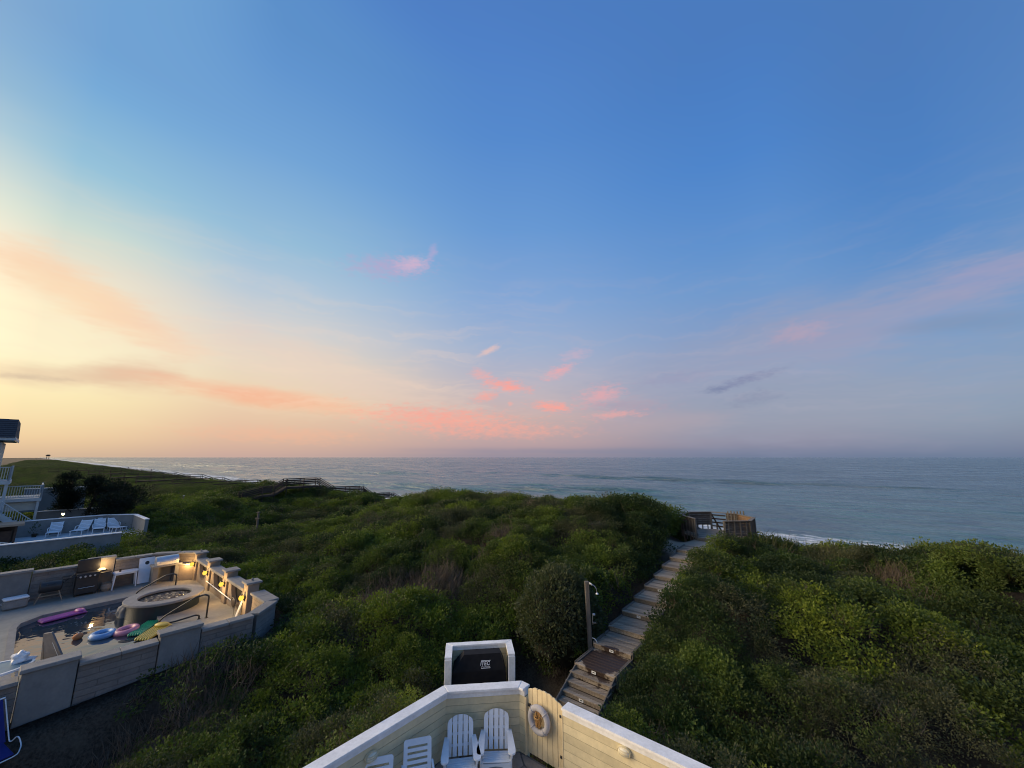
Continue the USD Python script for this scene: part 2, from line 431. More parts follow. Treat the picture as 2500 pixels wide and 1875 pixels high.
def tube(pts, r, n=8, closed=False):
    p = np.asarray(pts, float)
    N = len(p)
    tg = np.roll(p, -1, 0) - np.roll(p, 1, 0) if closed else np.gradient(p, axis=0)
    tg /= np.linalg.norm(tg, axis=1, keepdims=True) + 1e-12
    u = np.cross(tg[0], (0, 0, 1.0)); u = np.array([1.0, 0, 0]) if np.linalg.norm(u) < 1e-3 else u
    us = []
    for k in range(N):
        u = u - tg[k] * (u @ tg[k]); u /= np.linalg.norm(u) + 1e-12; us.append(u)
    us = np.array(us); w = np.cross(tg, us)
    rr = np.broadcast_to(r, (N,))[:, None, None]
    a = np.arange(n) * 2 * np.pi / n
    v = p[:, None] + rr * (np.cos(a)[None, :, None] * us[:, None] + np.sin(a)[None, :, None] * w[:, None])
    f = []
    for i in range(N if closed else N - 1):
        j2 = (i + 1) % N
        for j in range(n):
            k = (j + 1) % n
            f += [[i * n + j, i * n + k, j2 * n + k], [i * n + j, j2 * n + k, j2 * n + j]]
    v = v.reshape(-1, 3)
    if not closed:
        for i, rev in ((0, True), (N - 1, False)):
            c = len(v); v = np.vstack([v, p[i]])
            for j in range(n):
                k = (j + 1) % n
                f.append([c, i * n + k, i * n + j] if rev else [c, i * n + j, i * n + k])
    return v, np.array(f)


def rounded_path(pts, r=.12, n=5):
    """A polyline with its corners rounded."""
    p = [np.asarray(q, float) for q in pts]
    out = [p[0]]
    for a, b, c in zip(p, p[1:], p[2:]):
        d0, d1 = a - b, c - b
        l = min(r, np.linalg.norm(d0) * .45, np.linalg.norm(d1) * .45)
        q0, q1 = b + d0 / np.linalg.norm(d0) * l, b + d1 / np.linalg.norm(d1) * l
        for k in range(n + 1):
            s = k / n
            out.append((1 - s) ** 2 * q0 + 2 * s * (1 - s) * b + s * s * q1)
    out.append(p[-1])
    return np.array(out)


def lathe(profile, n=32, c=(0, 0, 0)):
    """profile: (radius, z) pairs, revolved about z."""
    m = trimesh.creation.revolve(np.array(profile, float), sections=n)
    m.apply_translation(c)
    return np.array(m.vertices), np.array(m.faces)


def prism(poly, z0, z1, ch=0.0):
    """A polygon in plan, from z0 to z1, optionally with its top edge drawn in."""
    poly = poly if hasattr(poly, 'exterior') else Polygon(poly)
    m = trimesh.creation.extrude_polygon(poly, z1 - z0)
    v = np.array(m.vertices)
    if ch:
        c = np.array(poly.centroid.coords[0]); top = v[:, 2] > (z1 - z0) / 2
        d = c - v[top, :2]
        v[top, :2] += d / (np.linalg.norm(d, axis=1, keepdims=True) + 1e-9) * ch
    v[:, 2] += z0
    return v, np.array(m.faces)


def panel(poly, origin, ux, uz, thick):
    """A polygon in a standing plane: ux along, uz up, thickness about the plane."""
    poly = poly if hasattr(poly, 'exterior') else Polygon(poly)
    m = trimesh.creation.extrude_polygon(poly, thick)
    v = np.array(m.vertices)
    ux, uz = np.asarray(ux, float), np.asarray(uz, float)
    nn = np.cross(ux, uz); nn /= np.linalg.norm(nn)
    return v[:, :1] * ux + v[:, 1:2] * uz + (v[:, 2:] - thick / 2) * nn + np.asarray(origin, float), np.array(m.faces)


def ellipsoid(c, s, sub=2, wob=0.0, seed=0):
    m = trimesh.creation.icosphere(sub)
    v = np.array(m.vertices)
    if wob:
        v = v * (1 + wob * (meshkit.noise(v * 2.1 + 7 * seed, seed)[:, None] - .5) * 2)
    return v * np.asarray(s) + np.asarray(c), np.array(m.faces)


def torus(c, R, r, ax=None, n=40, k=14):
    a = np.linspace(0, 2 * np.pi, n, endpoint=False)
    u, w = (np.array([1.0, 0, 0]), np.array([0, 1.0, 0])) if ax is None else ax
    return tube(np.asarray(c) + R * (np.cos(a)[:, None] * u + np.sin(a)[:, None] * w), r, k, closed=True)


# ------------------------------------------------------------------ the lie of the land
PATIO_Z, POOL_Z, POOL2_Z = 0.0, 0.3, 0.42
P0 = np.array([1.70, 11.42]); PD = np.array([.629, .777]); PD /= np.linalg.norm(PD); PN = np.array([-PD[1], PD[0]])   # the boardwalk's line
PATH_W = 1.24
NOSE = [(-.25, -.03), (0, .10), (.25, .225), (.5, .35), (.75, .475), (1.0, .60)] + [(2.17 + 1.13 * i, .74 + .1525 * i) for i in range(9)] + [(12.6, 2.0), (14.36, 2.1)]
NOSE_S, NOSE_Z = np.array([q[0] for q in NOSE]), np.array([q[1] for q in NOSE])

ctrl = []
for px, py, a in [(1180, 1207, 27), (1280, 1217, 26), (1060, 1213, 28), (1000, 1217, 25), (1450, 1222, 25), (1600, 1247, 23), (1650, 1275, 21.6),
                  (1900, 1326, 24.5), (1960, 1330, 24), (2100, 1332, 23), (2250, 1338, 22.5), (2450, 1352, 22), (2700, 1380, 21)]:
    c = ata(px, py, a) - np.array([0, 0, .34 if px >= 1900 else .42 if px < 1500 else .1])
    ctrl += [c, c + np.array([*(NA * 3.5), -.7]), c + np.array([*(NA * 7), -2.0])]
for px, py, z in [(1640, 1400, 2.15), (1720, 1345, 2.2), (1600, 1480, 1.75), (1570, 1560, 1.35), (1600, 1640, .95), (1500, 1700, .25), (1480, 1640, .3), (1600, 1760, .75), (1800, 1500, 1.8), (2000, 1450, 1.95),
                  (2300, 1450, 1.8), (2450, 1600, 1.3), (2000, 1650, 1.15), (2300, 1750, .9), (1800, 1800, .7), (1560, 1820, .2), (2450, 1850, .7), (1750, 1650, 1.0), (2800, 1600, 1.2),
                  (1050, 1560, .75), (1060, 1620, .35), (910, 1515, 1.1), (1030, 1520, 1.0), (850, 1650, .6), (700, 1720, .4), (600, 1600, .6), (660, 1500, .8), (550, 1760, .1), (300, 1800, 0), (100, 1850, 0), (750, 1800, .35), (880, 1720, .45),
                  (950, 1400, 1.25), (950, 1470, .75), (1080, 1420, 1.3), (1150, 1300, 2.3), (1200, 1400, 1.7), (1100, 1480, .9), (1250, 1380, 2.0), (1300, 1640, -.1), (1350, 1640, -.05), (1220, 1520, .7), (1500, 1330, 2.5), (1560, 1400, 1.7), (1480, 1480, 1.2), (1450, 1440, 1.7),
                  (700, 1400, 1.0), (800, 1380, 1.3), (800, 1450, .7), (850, 1330, 1.6), (1000, 1300, 2.2), (700, 1450, .65), (640, 1420, .6)]:
    ctrl.append(atz(px, py, z))
for px, py, y in [(540, 1370, 23), (620, 1338, 27), (750, 1303, 32), (870, 1270, 34.5), (940, 1243, 35.5),
                  (650, 1240, 52), (750, 1250, 50), (860, 1222, 53), (700, 1192, 58), (800, 1206, 60), (900, 1218, 62), (960, 1218, 64), (560, 1230, 46), (450, 1260, 40), (560, 1190, 62), (450, 1190, 60), (350, 1230, 48), (500, 1330, 32), (420, 1310, 33), (600, 1345, 37), (700, 1318, 40), (850, 1275, 41), (950, 1245, 43)]:
    ctrl.append(aty(px, py, y))
ctrl = [c for c in ctrl]
for b in (55, 75, 95):
    for a, z in ((-15, .3), (-4, .3), (8, .6), (16, 1.1), (24, 1.6), (31, .9), (38, -1.5), (46, -4)):
        if not (b < 70 and 5 < a < 30):
            ctrl.append(ab(a, b, z))
for b in (-30, -18):
    for a, z in ((0, .6), (8, 1.0), (16, 1.6)):
        ctrl.append(ab(a, b, z))
for b in (-30, -15, 0, 15, 30, 45):
    for a, z in ((35, -1.5), (42, -3.6), (50, -4.6), (60, -5.1)):
        ctrl.append(ab(a, b, z))
for a, b, z in ((-6, 0, -.1), (-6, 12, .1), (-6, 25, .2), (-6, 40, .2), (3, 33, .6), (8, 34, .7), (6, 30, .8), (6, 53, .3), (0, 33, .5), (12, 40, .5), (3, 11, .15), (-2, 12, .1)):
    ctrl.append(ab(a, b, z))
ctrl = np.array(ctrl)
rbf = RBFInterpolator(ctrl[:, :2], ctrl[:, 2], neighbors=50, smoothing=.4, kernel='thin_plate_spline')
GA, GB = np.arange(-30, 66, 1.0), np.arange(-46, 112, 1.0)
_ga, _gb = np.meshgrid(GA, GB, indexing='ij')
_gw = _ga[..., None] * NA + _gb[..., None] * TB
_gz = rbf(_gw.reshape(-1, 2)).reshape(_ga.shape)
from scipy.interpolate import RegularGridInterpolator
_near = RegularGridInterpolator((GA, GB), _gz, bounds_error=False, fill_value=None)


def far_profile(a, b):
    crest = 1 + .25 * (meshkit.fbm(np.stack([b / 35, a * 0, a * 0], -1), 3, 5) - .5) * 2
    z = np.interp(a, [-400, -60, -6, 2, 10, 18, 24, 31, 38, 50, 70, 95, 200], [-1.5, 0, .3, .5, .8, 1.3, 1.75, 1.0, -2.5, -5.0, -6.15, -7.5, -9])
    return np.where((a > 0) & (a < 38), z * crest * .85 * np.interp(b, [100, 200, 600, 2000], [1, .9, .45, .2]), z)


def smooth(e0, e1, x):
    t = np.clip((x - e0) / (e1 - e0), 0, 1)
    return t * t * (3 - 2 * t)


rng = np.random.default_rng(11)
_seeds = []
for cell, amp in ((2.5, .85), (1.15, .42)):
    n_ = int(96 * 170 / cell ** 2 * 1.1)
    pts = np.stack([rng.uniform(-10, 62, n_), rng.uniform(-45, 115, n_)], 1)
    _seeds.append((cKDTree(pts), rng.uniform(.55, 1.25, n_), cell, amp))


def mounds(a, b):
    q = np.stack([a, b], -1)
    out = np.zeros(a.shape)
    for tree, hh, cell, amp in _seeds:
        d, i = tree.query(q)
        out += amp * hh[np.minimum(i, len(hh) - 1)] * np.sqrt(np.clip(1 - (d / (cell * .80)) ** 2, 0, 1))
    return out - .95


def canopy_base(x, y):
    a, b = x * NA[0] + y * NA[1], x * TB[0] + y * TB[1]
    w = smooth(70, 105, b) + smooth(-20, -40, b)
    w = np.clip(w + smooth(48, 62, a) + smooth(-18, -28, a), 0, 1)
    zn = _near(np.stack([np.clip(a, -30, 65), np.clip(b, -46, 111)], -1))
    return zn * (1 - w) + far_profile(a, b) * w


COURT1 = [(-14, 15.55), (5.35, 15.55), (6.5, 16.6), (6.5, 26.2), (4.8, 28.2), (-14, 28.2)]
COURT2 = [(-14, 36.9), (4.3, 36.9), (4.5, 42.5), (6.6, 43.4), (6.3, 47.8), (4.7, 49.6), (-14, 49.6)]
HOME = [(-14, -14), (8.25, -14), (8.25, 6.4), (6.85, 7.75), (-14, 7.75)]
poly1, poly2, polyh = (Polygon(q) for q in (COURT1, COURT2, HOME))
import shapely


def dist_poly(poly, a, b):
    """Positive outside, negative inside."""
    pts = shapely.points(a, b)
    d = shapely.distance(poly.exterior, pts)
    return np.where(shapely.contains(poly, pts), -d, d)


def path_sd(x, y):
    s = (x - P0[0]) * PD[0] + (y - P0[1]) * PD[1]
    d = (x - P0[0]) * PN[0] + (y - P0[1]) * PN[1]
    return s, d


def veg_height(x, y):
    """How tall the scrub stands above the ground there (0 where it is bare)."""
    a, b = x * NA[0] + y * NA[1], x * TB[0] + y * TB[1]
    s, d = path_sd(x, y)
    h = np.full(x.shape, .75)
    onpath = (s > -1.2) & (s < 19)
    h = np.where(onpath, h * smooth(.72, 1.15, np.abs(d + .05 * np.sin(s * 3)) - .12 * (d > 0) - .45 * smooth(10.5, 12.5, s)), h)
    # bare ground by the foot of the steps, behind the grill, along the pool wall and at the bottom left
    for (px, py), r0, r1 in (((1330, 1650), .9, 1.7), ((1500, 1690), .5, 1.1), ((1280, 1600), .6, 1.0)):
        c = atz(px, py, 0)
        h = np.minimum(h, .75 * smooth(r0, r1, np.hypot(x - c[0], y - c[1])) + .02)
    c = atz(10, 1880, 0)
    bare = smooth(3.0, 1.2, np.hypot(x - c[0], y - c[1]) + 1.2 * (meshkit.fbm(np.stack([x, y, x * 0], -1) * .9, 3, 2) - .5))
    h = h * (1 - .78 * bare)
    c = ata(1285, 1222, 26)
    h = h * (1 - .95 * smooth(1.7, .6, np.hypot((x - c[0]) * .8, (y - c[1]) * .55)))
    h = h * (.12 + .88 * smooth(.2, 1.5, dist_poly(poly1, a, b)))
    al = Polygon([(-1.95, 12.3), (.1, 12.55), (.25, 11.2), (.3, 10.0), (-1.9, 9.9)])
    h = h * smooth(.05, .5, dist_poly(al, x, y))
    h = h * smooth(37, 31, a + 3 * (meshkit.fbm(np.stack([x, y, x * 0], -1) * .12, 2, 8) - .5))
    return h


def ground_z(x, y):
    a, b = x * NA[0] + y * NA[1], x * TB[0] + y * TB[1]
    z = canopy_base(x, y)
    z = z - 1.2 * smooth(42, 34, a)
    z = z + .10 * (meshkit.fbm(np.stack([x, y, x * 0], -1) * .8, 3, 3) - .5)
    c = ata(1285, 1222, 26)
    z = z + 1.45 * smooth(2.2, .5, np.hypot((x - c[0]) * .8, y - c[1]))
    s, d = path_sd(x, y)
    pz = np.interp(s, NOSE_S, NOSE_Z) - np.where(s < 10.5, .30, .12)
    wgt = smooth(1.3, .7, np.abs(d)) * smooth(-1.5, -.6, s) * smooth(19, 17, s)
    z = z * (1 - wgt) + pz * wgt
    for poly, zi in ((poly1, -.4), (poly2, -.25), (polyh, -.35)):
        dd = dist_poly(poly, a, b)
        z = np.where(dd < .35, np.minimum(z, z * smooth(-.6, .35, dd) + zi * (1 - smooth(-.6, .35, dd))), z)
    # ground beside the walls meets their foot
    d1 = dist_poly(poly1, a, b)
    foot = np.where(b < 16.5, np.interp(a, [-2, 1.5, 4, 7], [.15, .40, .62, .70]), np.interp(b, [16, 20, 26, 30], [.70, .8, .8, .7]))
    wf = smooth(1.6, .1, d1) * (d1 > 0)
    z = z * (1 - wf) + foot * wf
    dh = dist_poly(polyh, a, b)
    wf = smooth(1.1, .1, dh) * (dh > 0) * (np.abs(d) > .8)
    return z * (1 - wf) + (-.1) * wf


def build_land():
    av = np.unique(np.concatenate([-np.geomspace(12, 500, 26)[::-1], np.arange(-12, 44, .42), np.arange(44, 100, 2.0), np.geomspace(100, 160, 4)]))
    bv = np.unique(np.concatenate([-np.geomspace(40, 400, 14)[::-1], np.arange(-40, 64, .42), np.arange(64, 120, 1.5), np.geomspace(120, 9000, 70)]))
    A, B = np.meshgrid(av, bv, indexing='ij')
    X, Y = A * NA[0] + B * TB[0], A * NA[1] + B * TB[1]
    Z = ground_z(X, Y)
    v = np.stack([X, Y, Z], -1).reshape(-1, 3)
    i, j = np.meshgrid(np.arange(len(av) - 1), np.arange(len(bv) - 1), indexing='ij')
    q = i * len(bv) + j
    f = np.stack([q, q + len(bv), q + len(bv) + 1, q + 1], -1).reshape(-1, 4)
    g = Graph()
    pos = g('geometry', 'position')
    av_ = g('vector_math', 'value', math_type='dot_product', vector1=pos, vector2=(NA[0], NA[1], 0))
    n = g('noise_texture', 'fac', vector=pos, scale=1.3, detail=6.0, roughness=.65)
    n2 = g('noise_texture', 'fac', vector=pos, scale=17.0, detail=4.0, roughness=.7)
    soil = g('mix', 'color', mix_type='mix', fac=g('map_range', 'result', value=n2, from_min=.35, from_max=.65, to_min=0.0, to_max=1.0, clamp=True), color1=(.022, .018, .013), color2=(.075, .060, .045))
    soil = g('mix', 'color', mix_type='mix', fac=g('map_range', 'result', value=n, from_min=.45, from_max=.7, to_min=0.0, to_max=.6, clamp=True), color1=soil, color2=(.10, .082, .060))
    sand = g('mix', 'color', mix_type='mix', fac=n2, color1=(.26, .22, .17), color2=(.38, .33, .26))
    # sand on the beach, on the bare crest and along the last metres of the boardwalk
    beach = g('map_range', 'result', range_type='smoothstep', value=av_, from_min=30.0, from_max=37.0, to_min=0.0, to_max=1.0, clamp=True)
    spots = beach
    c1 = ata(1285, 1222, 26); c2 = np.array([*(P0 + PD * 12.6), 2.0])
    for c, r in ((c1, 1.9), (c2, 2.3)):
        dd = g('vector_math', 'value', math_type='distance', vector1=pos, vector2=tuple(map(float, c)))
        dd = g.math('add', dd, g.math('multiply', g.math('subtract', n, .5), 1.6))
        spots = g.math('maximum', spots, g('map_range', 'result', range_type='smoothstep', value=dd, from_min=r, from_max=r * .5, to_min=0.0, to_max=1.0, clamp=True))
    col = g('mix', 'color', mix_type='mix', fac=spots, color1=soil, color2=sand)
    bmp = g('bump', 'normal', height=n2, strength=.6, distance=.05)
    m = g.make('/World/Looks/dune_soil', surface=g('principled_bsdf', 'BSDF', base_color=col, roughness=.95, specular_ior_level=.15, normal=bmp))
    single('dune_ground', (v, f), m, kind='structure', smooth=True)


build_land()


def build_sea():
    SZ = -6.0
    av = np.unique(np.concatenate([np.arange(62, 240, .8), np.geomspace(240, 60000, 60)]))
    bv = np.unique(np.concatenate([-np.geomspace(160, 60000, 45)[::-1], np.arange(-160, 330, 2.2), np.geomspace(330, 60000, 45)]))
    A, B = np.meshgrid(av, bv, indexing='ij')
    X, Y = A * NA[0] + B * TB[0], A * NA[1] + B * TB[1]
    Q = np.stack([A, B, A * 0], -1)
    amp = smooth(76, 110, A) * smooth(900, 240, A)
    wob = 9 * meshkit.fbm(Q * [.015, .02, 1], 3, 4)
    grp = smooth(.42, .72, meshkit.fbm(Q * [.022, .014, 1], 3, 9))
    Z = SZ + amp * (.60 * np.sin((A + wob * 1.6) / 15 * 6.283) * grp * 1.5 + .20 * np.sin((A * .97 + B * .22 + wob) / 9.3 * 6.283) * grp * 1.6 + .45 * (meshkit.fbm(Q * [.25, .10, 1], 3, 6) - .5))
    brk = smooth(74, 80, A) * smooth(90, 83, A)
    Z = Z + .35 * brk * meshkit.fbm(Q * [.5, .07, 1], 3, 2)
    v = np.stack([X, Y, Z], -1).reshape(-1, 3)
    i, j = np.meshgrid(np.arange(len(av) - 1), np.arange(len(bv) - 1), indexing='ij')
    q = i * len(bv) + j
    f = np.stack([q, q + len(bv), q + len(bv) + 1, q + 1], -1).reshape(-1, 4)
    g = Graph()
    pos = g('geometry', 'position')
    pr = g('mapping', 'vector', mapping_type='point', vector=pos, rotation=(0, 0, -COAST_ROT))   # x seaward, y along the coast
    sx = g('separate_xyz', vector=pr)
    a_ = Link(sx + '.x')
    w1 = g('noise_texture', 'fac', vector=g('mapping', 'vector', mapping_type='point', vector=pr, scale=(.30, .09, 1)), scale=1.0, detail=5.0, roughness=.55, distortion=.6)
    w2 = g('noise_texture', 'fac', vector=g('mapping', 'vector', mapping_type='point', vector=pr, scale=(1.6, .7, 1)), scale=1.0, detail=4.0, roughness=.6)
    w3 = g('noise_texture', 'fac', vector=g('mapping', 'vector', mapping_type='point', vector=pr, scale=(.05, .018, 1)), scale=1.0, detail=4.0, roughness=.6)
    hgt = g.math('add', g.math('multiply', w1, .8), g.math('multiply', w2, .16))
    hgt = g.math('add', hgt, g.math('multiply', w3, 1.6))
    bmp = g('bump', 'normal', height=hgt, strength=1.0, distance=2.0)
    patch = g('noise_texture', 'fac', vector=g('mapping', 'vector', mapping_type='point', vector=pr, scale=(.035, .011, 1)), scale=1.0, detail=7.0, roughness=.72, distortion=.8)
    patch2 = g('noise_texture', 'fac', vector=g('mapping', 'vector', mapping_type='point', vector=pr, scale=(.16, .05, 1)), scale=1.0, detail=5.0, roughness=.7, distortion=.8)
    patch = g.math('add', g.math('multiply', patch, .5), g.math('multiply', patch2, .5))
    depth = g('map_range', 'result', range_type='smoothstep', value=a_, from_min=84.0, from_max=260.0, to_min=0.0, to_max=1.0, clamp=True)
    water = g('mix', 'color', mix_type='mix', fac=depth, color1=(.055, .135, .142), color2=(.044, .098, .122))
    water = g('mix', 'color', mix_type='mix', fac=g('map_range', 'result', value=patch, from_min=.42, from_max=.58, to_min=0.0, to_max=.9, clamp=True), color1=water, color2=(.125, .160, .185))
    fn = g('noise_texture', 'fac', vector=g('mapping', 'vector', mapping_type='point', vector=pr, scale=(.55, .16, 1)), scale=1.0, detail=7.0, roughness=.7, distortion=1.2)
    band = g('map_range', 'result', range_type='smoothstep', value=g.math('add', a_, g.math('multiply', w3, 14.0)), from_min=98.0, from_max=82.0, to_min=0.0, to_max=.40, clamp=True)
    foam = g('map_range', 'result', range_type='smoothstep', value=g.math('add', fn, band), from_min=.77, from_max=.93, to_min=0.0, to_max=.75, clamp=True)
    col = g('mix', 'color', mix_type='mix', fac=foam, color1=water, color2=(.72, .74, .76))
    ro = g.math('add', g('map_range', 'result', value=patch, from_min=.42, from_max=.58, to_min=.14, to_max=.44, clamp=True), g.math('multiply', foam, .4))
    m = g.make('/World/Looks/sea_water', surface=g('principled_bsdf', 'BSDF', base_color=col, roughness=ro, ior=1.33, normal=bmp))
    single('sea', (v, f), m, kind='structure', smooth=True)


build_sea()

# ------------------------------------------------------------------ the scrub on the dunes
def leaf_clump(n, L, wid, seed, flat=.75, up=.55, spread=1.0, twig=0):
    """Unit-radius clump of rhombic leaves (two triangles each, folded along the rib), with a few twigs."""
    r = np.random.default_rng(seed)
    d = r.normal(size=(n, 3)); d /= np.linalg.norm(d, axis=1, keepdims=True)
    rad = r.uniform(.25, 1.0, n) ** .6
    c = d * rad[:, None] * spread
    c[:, 2] *= flat
    ax = d * .8 + r.normal(size=(n, 3)) * .55 + [0, 0, up]
    ax /= np.linalg.norm(ax, axis=1, keepdims=True)
    sd = np.cross(ax, r.normal(size=(n, 3))); sd /= np.linalg.norm(sd, axis=1, keepdims=True)
    nn = np.cross(sd, ax)
    l = L * r.uniform(.65, 1.3, n)[:, None]; w = wid * r.uniform(.7, 1.2, n)[:, None]
    v = np.stack([c, c + ax * l * .5 + sd * w + nn * w * .35, c + ax * l, c + ax * l * .5 - sd * w + nn * w * .35], 1)
    f = np.arange(n)[:, None] * 4
    f = np.concatenate([f + [0, 1, 2], f + [0, 2, 3]], 0)
    V, Fs = v.reshape(-1, 3), f
    for k in range(twig):
        e = r.normal(size=3); e[2] = abs(e[2]) + .2; e /= np.linalg.norm(e)
        t_ = tube([(0, 0, -.4), e * .55 * [1, 1, flat], e * 1.1 * [1, 1, flat] + r.normal(size=3) * .1], [.02, .014, .005], 3)
        V, Fs = np.vstack([V, t_[0]]), np.vstack([Fs, t_[1] + len(V)])
    return V, Fs


def twig_clump(n, seed, lean=.35):
    """A tuft of bare dry stems."""
    r = np.random.default_rng(seed)
    ms = []
    for k in range(n):
        p = r.normal(size=3) * [.45, .45, .05]
        e = r.normal(size=3) * [lean, lean, .2] + [.12, 0, .9]
        q = p + e * r.uniform(.5, 1.1)
        ms.append(tube([p, (p + q) / 2 + r.normal(size=3) * .05, q], [.016, .011, .004], 3))
    return cat(*ms)


def grass_tuft(n, seed):
    r = np.random.default_rng(seed)
    V, Fs = [], []
    for k in range(n):
        p = r.normal(size=3) * [.30, .30, 0]
        a = r.uniform(0, 6.283); out = np.array([math.cos(a), math.sin(a), 0])
        h = r.uniform(.6, 1.1); ln = r.uniform(.1, .5)
        s = np.cross(out, (0, 0, 1)) * .012
        m_, t_ = p + out * ln * .35 + [0, 0, h * .6], p + out * ln + [0, 0, h]
        o = len(V) * 1
        V += [p - s, p + s, m_ + s * .8, m_ - s * .8, t_]
        Fs += [[o, o + 1, o + 2], [o, o + 2, o + 3], [o + 3, o + 2, o + 4]]
    return np.array(V), np.array(Fs)


scrub_leaf = leaf_mat('scrub_leaf', [(0, (.042, .062, .015)), (.35, (.098, .140, .022)), (.65, (.155, .203, .030)), (1, (.215, .258, .040))])
dark_leaf = leaf_mat('dark_leaf', [(0, (.020, .036, .011)), (.4, (.050, .084, .018)), (.7, (.086, .130, .025)), (1, (.135, .182, .034))])
vine_leaf = leaf_mat('vine_leaf', [(0, (.075, .105, .014)), (.5, (.150, .188, .022)), (1, (.23, .258, .034))], scale=.6)
grey_leaf = leaf_mat('grey_leaf', [(0, (.045, .052, .026)), (.5, (.095, .10, .05)), (1, (.15, .145, .075))], scale=.7)
dry_twig = rough_mat('dry_twig', (.060, .046, .034), (.13, .105, .078), 2.0, .95)
dune_grass = leaf_mat('dune_grass_blade', [(0, (.07, .075, .03)), (.5, (.15, .14, .06)), (1, (.26, .22, .12))], scale=.8)
bush_leaf = leaf_mat('bush_leaf', [(0, (.06, .072, .036)), (.5, (.165, .18, .09)), (1, (.32, .32, .18))], scale=2.5, rnd_amt=.7)


def instancer(name, protos, mat, P, S, K, label, cat_, seed, tilt=.35):
    pi = UsdGeom.PointInstancer.Define(stage, f'/World/{name}')
    r = np.random.default_rng(seed)
    paths = []
    for k, m in enumerate(protos):
        q = f'/World/{name}/spray' + (f'_{k:03d}' if k else '')
        usdkit.mesh(stage, q, m, mat)
        paths.append(q)
    pi.CreatePrototypesRel().SetTargets([Sdf.Path(q) for q in paths])
    n = len(P)
    pi.CreateProtoIndicesAttr(Vt.IntArray.FromNumpy(np.asarray(K, np.int32)))
    pi.CreatePositionsAttr(Vt.Vec3fArray.FromNumpy(P.astype(np.float32)))
    pi.CreateScalesAttr(Vt.Vec3fArray.FromNumpy(S.astype(np.float32)))
    yaw = r.uniform(0, 2 * np.pi, n); tl = r.normal(size=n) * tilt; ta = r.uniform(0, 2 * np.pi, n)
    q = np.stack([np.cos(yaw / 2) * np.cos(tl / 2), np.sin(tl / 2) * np.cos(ta), np.sin(tl / 2) * np.sin(ta), np.sin(yaw / 2) * np.cos(tl / 2)], 1)
    q /= np.linalg.norm(q, axis=1, keepdims=True)
    pi.CreateOrientationsAttr([Gf.Quath(*map(float, k)) for k in q])
    tag(pi.GetPrim(), label, cat_, kind='stuff')
    return pi


VEG = {}


